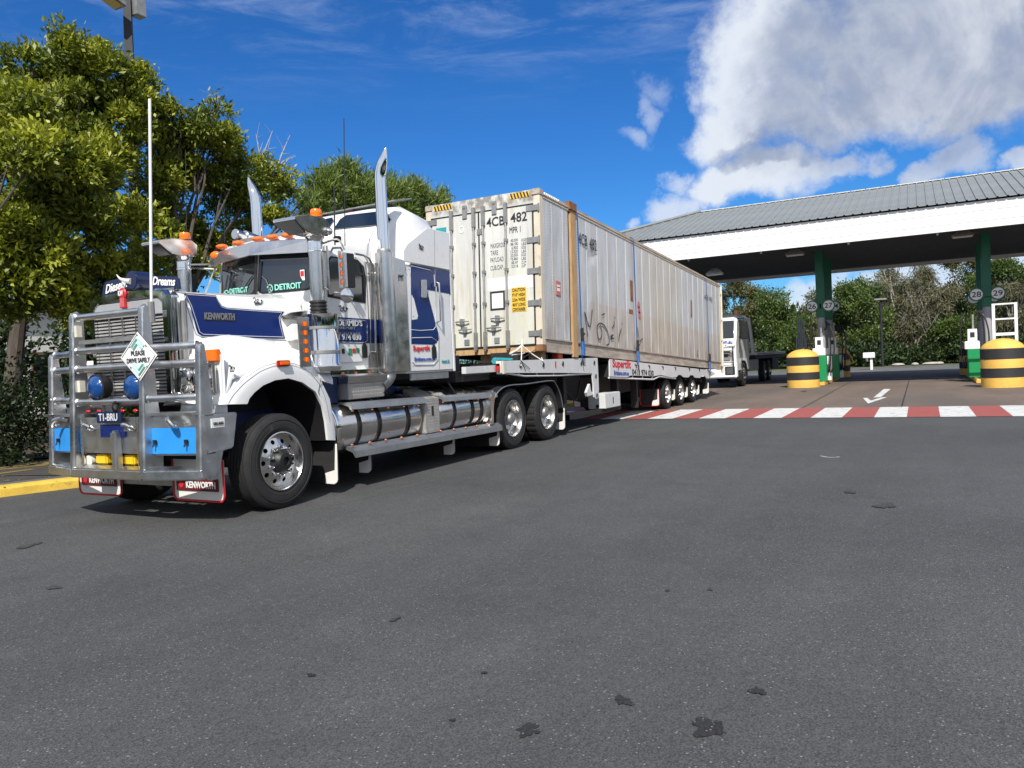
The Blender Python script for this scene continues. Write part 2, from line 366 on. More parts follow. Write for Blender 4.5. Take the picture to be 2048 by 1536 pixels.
# ------------------------------------------------------------------ ground
def ground_mat(name, base, specks=True, warm=None, stain=0.):
    m = bpy.data.materials.new(name); m.use_nodes = True; nt = m.node_tree; N = nt.nodes.new; L = nt.links.new
    b = nt.nodes['Principled BSDF']; b.inputs['Roughness'].default_value = .8; b.inputs['Specular IOR Level'].default_value = .35
    tc = N('ShaderNodeTexCoord'); vec = tc.outputs['Object']
    def noi(s, d, r=.6, st=None):
        n = N('ShaderNodeTexNoise'); n.inputs['Scale'].default_value = s; n.inputs['Detail'].default_value = d; n.inputs['Roughness'].default_value = r
        if st:
            mp = N('ShaderNodeMapping'); mp.inputs['Scale'].default_value = st; L(vec, mp.inputs[0]); L(mp.outputs[0], n.inputs[0])
        else: L(vec, n.inputs[0])
        return n.outputs[0]
    def mr(x, a, b_, c, d):
        n = N('ShaderNodeMapRange'); L(x, n.inputs[0]); n.inputs[1].default_value = a; n.inputs[2].default_value = b_; n.inputs[3].default_value = c; n.inputs[4].default_value = d; return n.outputs[0]
    def mul(c, f):
        n = N('ShaderNodeVectorMath'); n.operation = 'SCALE'
        if isinstance(c, tuple): n.inputs[0].default_value = c
        else: L(c, n.inputs[0])
        L(f, n.inputs['Scale']); return n.outputs[0]
    def mix(f, a, b_):
        n = N('ShaderNodeMix'); n.data_type = 'RGBA'; L(f, n.inputs[0])
        for i, q in ((6, a), (7, b_)):
            if isinstance(q, tuple): n.inputs[i].default_value = (*q, 1)
            else: L(q, n.inputs[i])
        return n.outputs[2]
    c = mul(base, mr(noi(.35, 6), .3, .7, .84, 1.16)); c = mul(c, mr(noi(3.5, 6, .7), .3, .7, .93, 1.07))
    c = mul(c, mr(noi(.9, 5, .6, (.18, 1.6, 1)), .35, .7, .93, 1.09)); c = mul(c, mr(noi(1.1, 9, .75), .56, .70, 1.0, 1.16)); c = mul(c, mr(noi(.8, 8, .7, (1.3, .8, 1)), .56, .68, 1.0, .86))
    hgt = None
    if warm: c = mix(mr(noi(.22, 4, .6, (.35, 1.3, 1)), .40, .62, 0, 1), c, warm)
    if specks:
        v = N('ShaderNodeTexVoronoi'); v.inputs['Scale'].default_value = 150; L(vec, v.inputs['Vector'])
        sx = N('ShaderNodeSeparateXYZ'); L(v.outputs['Color'], sx.inputs[0])
        c = mul(c, mr(sx.outputs[0], 0, 1, .58, 1.42))
        v2 = N('ShaderNodeTexVoronoi'); v2.inputs['Scale'].default_value = 75; L(vec, v2.inputs['Vector'])
        s2 = N('ShaderNodeSeparateXYZ'); L(v2.outputs['Color'], s2.inputs[0])
        m1 = N('ShaderNodeMath'); m1.operation = 'GREATER_THAN'; L(s2.outputs[0], m1.inputs[0]); m1.inputs[1].default_value = .94
        m2 = N('ShaderNodeMath'); m2.operation = 'LESS_THAN'; L(v2.outputs['Distance'], m2.inputs[0]); m2.inputs[1].default_value = .34
        mm = N('ShaderNodeMath'); mm.operation = 'MULTIPLY'; L(m1.outputs[0], mm.inputs[0]); L(m2.outputs[0], mm.inputs[1])
        mf = N('ShaderNodeMath'); mf.operation = 'MULTIPLY'; L(mm.outputs[0], mf.inputs[0]); mf.inputs[1].default_value = .38
        c = mix(mf.outputs[0], c, (.42, .42, .39))
        hgt = v.outputs['Distance']
    if stain: c = mix(mr(noi(1.3, 8, .75), .62, .74, 0, stain), c, (.03, .03, .03))
    L(c, b.inputs['Base Color'])
    bp = N('ShaderNodeBump'); bp.inputs['Strength'].default_value = .55; bp.inputs['Distance'].default_value = .006
    L(hgt if hgt is not None else noi(90, 4), bp.inputs['Height']); L(bp.outputs[0], b.inputs['Normal'])
    MT[name] = m; return m
ground_mat('asphalt', (.066, .068, .068), stain=.10)
ground_mat('apron_surface', (.165, .125, .10), specks=True, warm=(.115, .095, .083), stain=.35)
ground_mat('stain', (.026, .026, .027))
ground_mat('faint_stain', (.046, .047, .047))
ground_mat('paving', (.060, .055, .048), specks=True, stain=.3)
ground_mat('far_road', (.115, .118, .12), specks=False)
ground_mat('mulch', (.07, .055, .035), specks=True)
ground_mat('verge', (.085, .10, .035), specks=False)
mat('paint_white', (.58, .58, .56), .7, var=.12, vscale=6, dirt=(.20, .20, .195), dirt_amt=.50, dscale=5)
mat('paint_red', (.33, .075, .06), .7, var=.18, vscale=5, dirt=(.13, .085, .08), dirt_amt=.55, dscale=5)
mat('oil', (.018, .018, .019), .55, var=.3, vscale=40)
mat('pale_mark', (.12, .12, .118), .8, var=.3, vscale=12)

def sheet(name, m, poly, z, kind='structure'):
    return tag(G().add([(x, y, z) for x, y in poly], [list(range(len(poly)))]).build(name, m, org=(0, 0, 0), ang=0), kind=kind)
sheet('ground', 'asphalt', [(-120, -300), (500, -300), (500, 300), (-120, 300)], 0)
sheet('fuel_apron', 'apron_surface', [(20.1, -45), (46.5, -45), (46.5, 17), (20.1, 17)], .004)
sheet('road', 'far_road', [(46.5, -90), (54, -90), (54, 60), (46.5, 60)], .008)
sheet('verge_ground', 'verge', [(54.3, -200), (300, -200), (300, 200), (54.3, 200)], .10)
tag(bx('verge_kerb', 'far_road', None, 54.0, 54.3, -90, 60, 0, .12, org=(54, 0, 0)), kind='structure')
MT['verge_kerb_m'] = MT['fascia_white']
# expansion joints of the apron
for i, xj in enumerate((24.6, 29.2, 33.8, 38.4)): sheet('apron_joint', 'oil', [(xj, -30), (xj+.03, -30), (xj+.03, 9.4), (xj, 9.4)], .008)
for yj in (-6.4, .4, 2.6, 6.9): sheet('apron_joint', 'oil', [(20.2, yj), (46, yj), (46, yj+.03), (20.2, yj+.03)], .008)
# red and white crossing
yk = 4.47+.6*8; k = 0
while yk > -16:
    white = (round((4.47-yk)/.6) % 2 == 0)
    j = lambda a: a+random.uniform(-.012, .012)
    sheet('crossing_stripe', 'paint_white' if white else 'paint_red', [(j(17.23), j(yk)), (j(17.23), yk-.6), (j(20.08), yk-.6), (j(20.08), j(yk))], .008 if white else .0078)
    yk -= .6
# the painted arrow on the apron
AR = lambda l: [tuple(pp(1400+a/3.16, 560+b/3.16, z=0))[:2] for a, b in l]
sheet('painted_arrow', 'paint_white', AR([(1162, 690), (1206, 690), (1142, 742), (1096, 745)]), .009); sheet('painted_arrow', 'paint_white', AR([(1030, 747), (1062, 783), (1182, 743), (1150, 743), (1078, 764), (1058, 747)]), .0092)
sheet('painted_line', 'paint_white', [(36.8, -20), (36.95, -20), (36.95, 3.0), (36.8, 3.0)], .009)
# oil spots, drips and scuffs on the asphalt
NS = [0]
def spot(px, py, rx, ry, m='stain', n=40, jag=.5, kindname='oil_stain'):
    c = pp(px, py, z=0); pts = []
    ph = [random.uniform(0, 6.28) for _ in range(5)]
    for i in range(n):
        t = 2*math.pi*i/n; q = 1+jag*(.4*math.sin(2*t+ph[0])+.35*math.sin(3*t+ph[1])+.3*math.sin(5*t+ph[2])+.2*math.sin(9*t+ph[3]))+random.uniform(-.05, .05); pts.append((c.x+rx*q*math.cos(t), c.y+ry*q*math.sin(t)))
    NS[0] += 1; sheet(kindname, m, pts, .0035+NS[0]*.00025)
spot(1055, 1460, .050, .038); spot(1415, 1457, .06, .065, jag=.6); spot(1441, 1465, .012, .02); spot(1392, 1448, .012, .014); spot(1437, 1447, .016, .014); spot(1047, 1470, .014, .012); spot(1074, 1466, .01, .014);
spot(1245, 1402, .035, .035, jag=.6); spot(1258, 1410, .012, .02)
spot(1515, 1384, .035, .030); spot(57, 1092, .12, .06, 'faint_stain'); spot(107, 1176, .05, .05, 'faint_stain'); spot(622, 1352, .018, .02); spot(790, 1240, .04, .02, 'faint_stain')
spot(1335, 1182, .02, .015, 'faint_stain'); spot(1420, 1180, .025, .015, 'faint_stain'); spot(1770, 1012, .12, .08, 'faint_stain'); spot(1700, 985, .08, .05, 'faint_stain'); spot(905, 1443, .012, .012); spot(968, 1348, .015, .012)
NS[0] += 20; spot(1608, 783, .3, .07)
# wandering pale cracks and tyre scuffs
def mark(pts, w, m='pale_mark', name='tyre_scuff'):
    P = smooth([(*p, 0) for p in pts], 8); a = []; b = []
    for i, p in enumerate(P):
        d = (P[min(i+1, len(P)-1)]-P[max(i-1, 0)]).normalized(); s_ = Vector((-d.y, d.x, 0))*w*(.6+.8*random.random()); a.append(p+s_); b.append(p-s_)
    g = G()
    for i in range(len(P)-1): g.add([a[i], a[i+1], b[i+1], b[i]], [(0, 1, 2, 3)])
    g.v = [(x, y, .0035) for x, y, z in g.v]
    tag(g.build(name, m, org=(0, 0, 0), ang=0), kind='structure')
W0 = lambda *ps: [tuple(pp(a, b, z=0))[:2] for a, b in ps]
mark(W0((600, 1024), (700, 1003), (800, 978), (870, 960)), .006); mark(W0((1640, 912), (1660, 915), (1680, 914)), .012, 'paint_white')
# kerb round the planted strip
KP = smooth([(-14, 17, 0), (-3, 13.7, 0), (5.65, 10.74, 0), (6.69, 10.28, 0), (8.2, 9.95, 0), (11, 9.75, 0), (18, 9.75, 0), (27, 9.8, 0), (29, 10.3, 0), (30.5, 12, 0), (31, 17, 0), (31, 40, 0)], 5)
def offs(P, w):
    out = []
    for i, p in enumerate(P):
        d = (P[min(i+1, len(P)-1)]-P[max(i-1, 0)]).normalized(); out.append(Vector((p.x-d.y*w, p.y+d.x*w, 0)))
    return out
def strip(P, prof, close=True):
    g = G(); secs = []
    rows = [offs(P, w) for w, z in prof]
    for i in range(len(P)): secs.append([(rows[k][i].x, rows[k][i].y, prof[k][1]) for k in range(len(prof))])
    g.loft(secs); return g
tag(strip(KP, [(0, -.02), (.02, .10), (.06, .135), (.17, .145), (.17, -.02)]).build('kerb', 'kerb_yellow', org=(0, 0, 0)), kind='structure')
tag(strip(KP, [(.172, -.02), (.172, .148), (.36, .148), (.36, -.02)]).build('kerb_edging', 'far_road', org=(0, 0, 0)), kind='structure')
ix = offs(KP, .362)
g = G(); g.add([(p.x, p.y, .13) for p in ix]+[(31, 90, .13), (-14, 90, .13)], [list(range(len(ix)+2))]); tag(g.build('footpath', 'paving', org=(0, 0, 0), ang=0), kind='structure')
g = G(); g.add([(-10, 20.5, .16), (0, 17.0, .16), (5, 15.1, .16), (9, 13.4, .16), (12, 12.4, .16), (29, 12.2, .16), (29, 70, .16), (-10, 70, .16)], [list(range(8))]); tag(g.build('garden_bed', 'mulch', org=(0, 0, 0), ang=0), kind='structure')
for a in ([(5.2, 12.6), (7.0, 12.3), (7.05, 12.45), (5.3, 12.8)], [(6.2, 13.3), (8.6, 12.1), (8.7, 12.2), (6.3, 13.45)], [(7.4, 13.5), (7.55, 12.2), (7.7, 12.2), (7.6, 13.5)], [(3, 14.2), (7.8, 13.0), (7.85, 13.15), (3.05, 14.4)]):
    sheet('path_marking', 'faded_yellow', a, .136)

# ------------------------------------------------------------------ leaves and trees
def leaf_mat(name, a, b, rough=.42, tr=.3):
    m = bpy.data.materials.new(name); m.use_nodes = True; nt = m.node_tree; N = nt.nodes.new; L = nt.links.new
    bs = nt.nodes['Principled BSDF']; bs.inputs['Roughness'].default_value = rough; bs.inputs['Specular IOR Level'].default_value = .45
    at = N('ShaderNodeAttribute'); at.attribute_name = 'tint'
    x = N('ShaderNodeMix'); x.data_type = 'RGBA'; L(at.outputs['Fac'], x.inputs[0]); x.inputs[6].default_value = (*a, 1); x.inputs[7].default_value = (*b, 1)
    L(x.outputs[2], bs.inputs['Base Color'])
    t = N('ShaderNodeBsdfTranslucent'); h = N('ShaderNodeMix'); h.data_type = 'RGBA'; h.blend_type = 'MULTIPLY'; h.inputs[0].default_value = 1
    L(x.outputs[2], h.inputs[6]); h.inputs[7].default_value = (1.5, 1.6, .7, 1); L(h.outputs[2], t.inputs[0])
    ms = N('ShaderNodeMixShader'); ms.inputs[0].default_value = tr; L(bs.outputs[0], ms.inputs[1]); L(t.outputs[0], ms.inputs[2]); L(ms.outputs[0], nt.nodes['Material Output'].inputs[0])
    MT[name] = m
leaf_mat('leaf_bright', (.035, .072, .010), (.37, .385, .033), .5, .2)
leaf_mat('leaf_spiky', (.05, .10, .02), (.22, .27, .06), .5, .25)
leaf_mat('leaf_mid', (.035, .065, .012), (.10, .14, .022), .42, .25)
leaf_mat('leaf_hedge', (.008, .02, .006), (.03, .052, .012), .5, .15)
leaf_mat('leaf_olive', (.06, .07, .03), (.18, .175, .07), .6, .25)
leaf_mat('leaf_brown', (.07, .072, .042), (.165, .155, .085), .7, .2)
leaf_mat('leaf_far', (.035, .07, .02), (.13, .18, .045), .5, .25)
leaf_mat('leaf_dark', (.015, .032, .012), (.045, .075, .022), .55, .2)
leaf_mat('dry_leaf', (.16, .11, .03), (.42, .30, .06), .7, .1)

def leaves(name, m, blobs, n, l, w, per=9, spread=.12, droop=0., up=.45, shell=.55, parent=None, seed=1, clump=0, csize=.3, org=(0, 0, 0)):
    """blobs: (centre, (rx,ry,rz)); n sprigs of `per` leaves each spread through the blobs' volume"""
    r = np.random.default_rng(seed)
    C = np.array([tuple(b[0]) for b in blobs]); S = np.array([b[1] for b in blobs])
    vol = (S.prod(1))**.7; pick = r.choice(len(blobs), n, p=vol/vol.sum())
    d = r.normal(size=(n, 3)); d /= np.linalg.norm(d, axis=1)[:, None]
    # lumpy shell so outlines are uneven
    lump = .78+.22*np.sin(d[:, 0]*5.1+pick*1.7)*np.sin(d[:, 1]*4.3+pick)+.18*np.sin(d[:, 2]*7+pick*2.3+d[:, 0]*3)
    rad = (shell+(1-shell)*r.random(n))*np.where(r.random(n) < .22, r.random(n), 1)*np.clip(lump, .45, 1.25)
    P = C[pick]+d*S[pick]*rad[:, None]
    if clump:
        ns = max(2, n//clump); q = r.integers(0, ns, n); cr = csize*r.uniform(.6, 1.35, ns)
        off = r.normal(size=(n, 3)); off /= np.linalg.norm(off, axis=1)[:, None]; d2 = off
        P = P[q]+off*np.array([1, 1, .62])*(cr[q]*(.35+.65*r.random(n)))[:, None]; d = d[q]*.6+d2*.7
    nl = n*per; PP = np.repeat(P, per, 0)+r.normal(size=(nl, 3))*spread
    out = np.repeat(d, per, 0)
    ax = out*.7+r.normal(size=(nl, 3))*.75+np.array([0, 0, up]); ax[:, 2] -= droop*3; ax /= np.linalg.norm(ax, axis=1)[:, None]
    sd = np.cross(ax, r.normal(size=(nl, 3))+np.array([0, 0, .9])); sd /= np.linalg.norm(sd, axis=1)[:, None]+1e-9
    ll = l*r.uniform(.6, 1.25, nl)[:, None]; ww = w*r.uniform(.7, 1.2, nl)[:, None]
    nrm = np.cross(sd, ax)*.12
    v = np.empty((nl, 4, 3)); v[:, 0] = PP; v[:, 1] = PP+ax*ll*.5+sd*ww+nrm*ll; v[:, 2] = PP+ax*ll; v[:, 3] = PP+ax*ll*.5-sd*ww+nrm*ll
    v = v.reshape(-1, 3)-np.array(org)
    me = bpy.data.meshes.new(name); me.vertices.add(nl*4); me.vertices.foreach_set('co', v.ravel())
    me.loops.add(nl*4); me.loops.foreach_set('vertex_index', np.arange(nl*4)); me.polygons.add(nl); me.polygons.foreach_set('loop_start', np.arange(nl)*4)
    t = np.clip(np.repeat(r.random(n), per)*.6+r.random(nl)*.5, 0, 1)
    if clump: t = np.clip(np.repeat(r.random(ns)[q]**1.3, per)*.75+r.random(nl)*.35, 0, 1)
    at = me.attributes.new('tint', 'FLOAT', 'FACE'); at.data.foreach_set('value', t)
    me.update(); me.materials.append(MT[m])
    o = bpy.data.objects.new(name, me); COL.objects.link(o)
    if parent: o.parent = parent; ORG[o.name] = ORG[parent.name]
    return o
def tree(name, label, cat, base, crown_blobs, leafm, n, l, w, bark='bark', tr=.16, group=None, limbs=None, seed=1, **k):
    t = thing(name, label, cat, base, group); g = G(); rr = random.Random(seed)
    b0 = Vector(base); cen = sum((Vector(b[0]) for b in crown_blobs), Vector())/len(crown_blobs)
    fork = b0.lerp(cen, .45); fork.x = b0.x+(cen.x-b0.x)*.25; fork.y = b0.y+(cen.y-b0.y)*.25
    g.tube(smooth([b0-Vector((0, 0, .1)), b0.lerp(fork, .5)+Vector((rr.uniform(-.1, .1), rr.uniform(-.1, .1), 0)), fork], 4), tr, 9, rs=[tr*(1.25-.5*i/8) for i in range(9)])
    for i, b in enumerate(crown_blobs if limbs is None else crown_blobs[:limbs]):
        c = Vector(b[0]); mid = fork.lerp(c, .5)+Vector((rr.uniform(-.3, .3), rr.uniform(-.3, .3), rr.uniform(0, .35)))*tr*4; r0 = tr*.5
        P = smooth([fork, fork.lerp(mid, .6)+Vector((rr.uniform(-.12, .12), rr.uniform(-.1, .1), 0)), mid, mid.lerp(c, .5)+Vector((rr.uniform(-.2, .2), rr.uniform(-.2, .2), rr.uniform(-.1, .2))), c], 5); g.tube(P, r0, 6, rs=[r0*(1-.85*q/(len(P)-1)) for q in range(len(P))])
        for q in range(3):
            e = c+Vector((rr.uniform(-1, 1)*b[1][0], rr.uniform(-1, 1)*b[1][1], rr.uniform(-.3, 1)*b[1][2]))*.85
            g.tube([mid.lerp(c, rr.random()), c.lerp(e, .5), e], r0*.3, 5, rs=[r0*.35, r0*.22, r0*.06])
    g.build('trunk', bark, t)
    tag(leaves('crown', leafm, crown_blobs, n, l, w, parent=t, seed=seed, org=base, **k))
    return t
def PB(lst, y, ry=1.0):
    """crown lumps measured on the photograph at far-side distance y"""
    out = []
    for px, py, r, *q in lst:
        dy = q[0] if q else 0; c = pp(px, py, y=y+dy); s = (c-Vector((0, 0, CH))).length/CF; out.append((c, (r*s, r*s*ry, r*s*.92)))
    return out
a_bl = PB([(118, 92, 52), (188, 125, 52), (250, 172, 34), (60, 150, 60, .5), (20, 190, 60, .8), (140, 180, 85, .5), (235, 215, 62), (40, 270, 80, .6), (130, 275, 90, .4), (215, 300, 70), (75, 210, 60, -.6),
           (55, 215, 45, -1), (285, 155, 22), (300, 210, 26, .3), (10, 340, 70, .4), (160, 360, 60, .6)], 14.2)
tree('broadleaf_tree', 'tallest leafy green tree at the left, its crown topped beside the black light pole', 'tree', (7.9, 14.6, .1), a_bl, 'leaf_bright', 4700, .135, .028, tr=.15, seed=3, limbs=7, spread=.07, shell=.5, clump=25, csize=.31)
b_bl = PB([(345, 225, 40), (395, 262, 50), (350, 300, 60, .5), (440, 290, 50), (432, 215, 22), (480, 330, 60), (545, 345, 45), (400, 345, 70, .5), (330, 350, 50, .3), (520, 400, 48), (575, 390, 26), (450, 410, 62, .6), (350, 430, 60, .8),
           (545, 300, 20), (300, 260, 40, .4), (400, 470, 55, 1), (480, 465, 42, 1), (560, 440, 26), (300, 400, 50, .6)], 14.0)
tree('broadleaf_tree', 'second leafy tree from the left, spreading behind the truck air cleaners and far exhaust stack', 'tree', (10.9, 14.2, .1), b_bl, 'leaf_bright', 4000, .13, .027, tr=.12, seed=5, limbs=7, spread=.07, shell=.5, clump=25, csize=.30)
l_bl = PB([(60, 300, 60, -.8), (95, 395, 62), (30, 440, 55), (150, 440, 60), (215, 470, 55), (260, 430, 45, .2), (60, 520, 70), (150, 540, 68, .4), (220, 560, 60, .4), (100, 600, 60, .3), (20, 590, 55, .3), (180, 335, 55, -.4), (110, 320, 45, -.5), (290, 540, 50, .8), (320, 480, 50, .9), (385, 530, 50, 1.4), (170, 610, 38, .8)], 13.0)
tree('low_branching_tree', 'lower bright green tree spreading over the bull bar at the left edge', 'tree', (5.3, 13.6, .1), l_bl, 'leaf_bright', 4300, .135, .028, tr=.12, seed=9, limbs=7, spread=.07, shell=.5, clump=25, csize=.30)
c_bl = [(pp(x_, y_, y=17.5), (s_, s_, s_*.9)) for x_, y_, s_ in ((650, 385, .8), (700, 375, .8), (690, 340, .42), (750, 385, .8), (655, 350, .3), (620, 410, .5), (720, 420, .9), (640, 440, .7))]
tree('spiky_leaved_tree', 'green tree with narrow upright leaves rising behind the cab roof', 'tree', (13.5, 18, .1), c_bl, 'leaf_spiky', 1500, .30, .022, tr=.12, seed=12, spread=.14, shell=.5, up=.8)
c2_bl = [(pp(x_, y_, y=18.5), (s_, s_, s_*.9)) for x_, y_, s_ in ((790, 390, .7), (825, 388, .75), (865, 410, .65), (885, 395, .32), (800, 430, .9), (850, 440, .8), (760, 420, .7), (770, 360, .3))]
tree('spiky_leaved_tree', 'green tree with narrow upright leaves rising between the near exhaust stack and the container', 'tree', (16.4, 19, .1), c2_bl, 'leaf_spiky', 1500, .30, .022, tr=.12, seed=14, spread=.14, shell=.5, up=.8)
tb2 = [o for o in COL.objects if o.name == 'broadleaf_tree.001'][0]; rt = random.Random(8); g = G()
for a, b in (((520, 360), (545, 262)), ((530, 350), (512, 268)), ((545, 345), (592, 312)), ((550, 350), (580, 270)), ((430, 240), (428, 190)), ((100, 0), (100, 0))):
    if a == b: continue
    p, q = pp(*a, y=14), pp(*b, y=14.1); m_ = p.lerp(q, .5)+Vector((rt.uniform(-.1, .1), 0, rt.uniform(-.1, .1))); g.tube([p, m_, q], .016, 5, rs=[.02, .013, .005])
    for k in range(5): s_ = p.lerp(q, rt.uniform(.4, .95)); g.tube([s_, s_+Vector((rt.uniform(-.3, .3), rt.uniform(-.2, .2), rt.uniform(.05, .35)))], .008, 4, rs=[.008, .003])
tag(g.build('twigs', 'bark_pale', tb2), kind='stuff')
# hedge and undergrowth behind the kerb
hb = []
for i in range(26):
    x_ = 1.5+i*1.15; y_ = 15.8-.30*min(x_, 12)*.9+random.uniform(-.2, .4); hb.append(((x_, max(13.0, y_), .9), (1.0, .8, random.uniform(.95, 1.5))))
def shrub_row(sel, label, seed): return tag(leaves('hedge', 'leaf_hedge', sel, 420*len(sel), .09, .022, seed=seed, spread=.10, shell=.45), label, 'hedge')
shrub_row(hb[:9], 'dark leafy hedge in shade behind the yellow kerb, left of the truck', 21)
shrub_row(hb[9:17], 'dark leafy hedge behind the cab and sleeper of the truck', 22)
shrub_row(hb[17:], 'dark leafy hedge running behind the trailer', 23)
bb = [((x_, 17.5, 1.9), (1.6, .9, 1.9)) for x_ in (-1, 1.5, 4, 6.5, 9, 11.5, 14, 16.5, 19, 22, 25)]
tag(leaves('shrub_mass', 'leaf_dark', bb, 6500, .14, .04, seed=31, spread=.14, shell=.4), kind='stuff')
fl = leaves('fallen_leaves', 'dry_leaf', [((7.5, 11.2, .15), (4.5, 1.0, .01))], 70, .06, .02, per=2, spread=.02, seed=41, shell=.05, up=0)
tag(fl, kind='stuff')
for v in fl.data.vertices: v.co.z = .152+random.random()*.01

# building glimpsed through the trees
b_ = thing('white_building', 'plain white building glimpsed low through the trees at the left edge', 'building', (12, 27, 0))
bx('wall', 'wall_white', b_, 5, 30, 27, 33, 0, 4.2); bx('roof', 'roof_grey', b_, 4.6, 30.4, 26.6, 33.4, 4.2, 4.4)
for xw in (11.2, 15.5, 20.0):
    w_ = bx('window', 'wood_brown', b_, xw, xw+1.5, 26.93, 26.998, 1.4, 2.6); bx('pane', 'glass_dark', w_, xw+.1, xw+1.4, 26.90, 26.93, 1.5, 2.5)

# the dark square light pole behind the trees
lp = thing('light_pole', 'tall dark square light pole with flood light rising out of the left trees', 'light pole', (9.2, 16.1, .1))
t0, t1 = pp(252, -60, y=16.1), pp(276, 560, y=16.1); lx = t1.x
g = G(); u_ = (t0-t1).normalized(); g.tube([Vector((t1.x-u_.x*1.5, 16.1, t1.z-u_.z*(t1.z+.2)/1)), t1, t0], .17, 4, rs=[.19, .17, .11]); g.build('pole', 'chassis', lp, ang=20)
c = pp(266, 12, y=16.0); bx('control_box', 'galv', lp, c.x-.02, c.x+.24, 15.85, 16.1, c.z-.22, c.z+.22, bev=.01)
c = pp(235, 2, y=15.9); lh = G().slab([(c.x-.45, 15.75, c.z+.05), (c.x+.12, 15.75, c.z-.12), (c.x+.12, 16.15, c.z-.12), (c.x-.45, 16.15, c.z+.05)], (0, 0, .12)).build('lamp_head', 'galv', lp, bev=.015)
G().slab([(c.x-.38, 15.8, c.z+.02), (c.x+.05, 15.8, c.z-.105), (c.x+.05, 16.1, c.z-.105), (c.x-.38, 16.1, c.z+.02)], (0, 0, -.012)).build('lens', 'yellow_lens', lh)

# ------------------------------------------------------------------ fuel canopy
CX0, CX1, CY0, CY1, ZB, ZT, ZR = 30.52, 42.6, -24.0, 13.4, 5.286, 6.19, 8.175
cn = thing('fuel_canopy', 'wide canopy with white fascia and ribbed grey hipped roof over the fuel lanes', 'canopy', (33.5, -5, 0))
bx('fascia', 'fascia_white', cn, CX0, CX0+.12, CY0, CY1, ZB, ZT); bx('fascia', 'fascia_white', cn, CX1-.12, CX1, CY0, CY1, ZB, ZT)
bx('fascia', 'fascia_white', cn, CX0+.12, CX1-.12, CY1-.12, CY1, ZB, ZT); bx('fascia', 'fascia_white', cn, CX0+.12, CX1-.12, CY0, CY0+.12, ZB, ZT)
g = G()
for z_ in (5.52, 5.87): g.box(CX0-.012, CX0-.002, CY0, CY1, z_, z_+.012)
g.build('fascia_groove', 'plastic_white', cn)
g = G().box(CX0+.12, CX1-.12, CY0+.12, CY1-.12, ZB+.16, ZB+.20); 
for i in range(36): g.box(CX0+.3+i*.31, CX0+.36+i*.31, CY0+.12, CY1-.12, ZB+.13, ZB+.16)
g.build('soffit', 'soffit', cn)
ry1, ry0, rx = 8.94, -19.4, (CX0+CX1)/2; wid = .295; ny = int((CY1+.12-(CY0-.1))/wid)
sl_ = (ZR-ZT-.04)/(rx-CX0+.12)
shared = None
for i in range(ny):
    ya = CY1+.12-i*wid; yb = ya-wid; stuff = ya < -9
    def topx(y): # hip line
        if y > ry1: return CX0-.12+(rx-CX0+.12)*(CY1+.12-y)/(CY1+.12-ry1)
        if y < ry0: return CX0-.12+(rx-CX0+.12)*(y-CY0+.12)/(ry0-CY0+.12)
        return rx
    xa, xb = topx(ya), topx(yb); z0 = ZT+.04; x0 = CX0-.12
    if xa < x0+.02 and xb < x0+.02: continue
    if shared is not None and xa == rx and xb == rx:
        o = bpy.data.objects.new('roof_panel', shared.data); COL.objects.link(o); o.parent = cn; o.location = (0, ya-sy_, 0); continue
    P = lambda x, y, h: (x, y, z0+(x-x0)*sl_+h)
    yc = ya-.045
    g = G().add([P(x0, ya, .035), P(xa, ya, .035), P(x0, yc, .035), P(max(x0, xa if xa < rx else xa), yc, .035), P(x0, yc-.012, 0), P(xa, yc-.012, 0), P(x0, yb, 0), P(xb, yb, 0),
                 P(x0, ya, -.01), P(xa, ya, -.01)], [(0, 1, 3, 2), (2, 3, 5, 4), (4, 5, 7, 6), (8, 9, 1, 0)])
    o = g.build('roof_panel', 'roof_grey', cn, ang=0)
    if xa == rx and xb == rx and shared is None: shared = o; sy_ = ya
# back slope and the hip ends
G().add([(CX1+.12, CY1+.12, ZT+.04), (rx, ry1, ZR), (rx, ry0, ZR), (CX1+.12, CY0-.12, ZT+.04)], [(0, 1, 2, 3)]).build('roof_slope', 'roof_grey', cn, ang=0)
G().add([(CX0-.12, CY1+.12, ZT+.04), (CX1+.12, CY1+.12, ZT+.04), (rx, ry1, ZR)], [(0, 1, 2)]).build('roof_slope', 'roof_grey', cn, ang=0)
G().add([(CX0-.12, CY0-.12, ZT+.04), (CX1+.12, CY0-.12, ZT+.04), (rx, ry0, ZR)], [(0, 1, 2)]).build('roof_slope', 'roof_grey', cn, ang=0)
g = G()
yy = ry1
while yy > -18: g.box(rx-.14, rx+.14, yy-.57, yy-.02, ZR+.0, ZR+.035); yy -= .59
g.build('ridge_cap', 'roof_flash', cn)
tb('hip_cap', 'roof_grey', cn, [(CX0-.12, CY1+.12, ZT+.10), (rx, ry1, ZR+.05)], .09, 6)
for px_, py_ in ((1522, 507), (1697, 486), (1875, 467), (1377, 523)):
    c = pp(px_, py_, x=30.9); G().cyl((30.9, c.y, ZB+.10), (30.9, c.y, ZB-.05), .05, .035, 8).build('sensor', 'plastic_white', cn)
def can_light(px_, py_, label):
    c = pp(px_, py_, x=32.0); t = thing('canopy_light', label, 'ceiling light', (c.x, c.y, c.z), 'lights hung under the fuel canopy')
    g = G(); L4 = [(-.16, -.34), (.16, -.34), (.16, .34), (-.16, .34)]; Z = c.z
    g.loft([[(c.x+a*s_, c.y+b*s_, z_) for a, b in L4] for s_, z_ in ((.3, Z+.26), (1, Z+.06), (1, Z))]); g.build('housing', 'galv', t)
    bx('lens', 'plastic_white', t, c.x-.13, c.x+.13, c.y-.31, c.y+.31, Z-.03, Z-.002)
can_light(1590, 510, 'flat light hung under the canopy between the container and the first column')
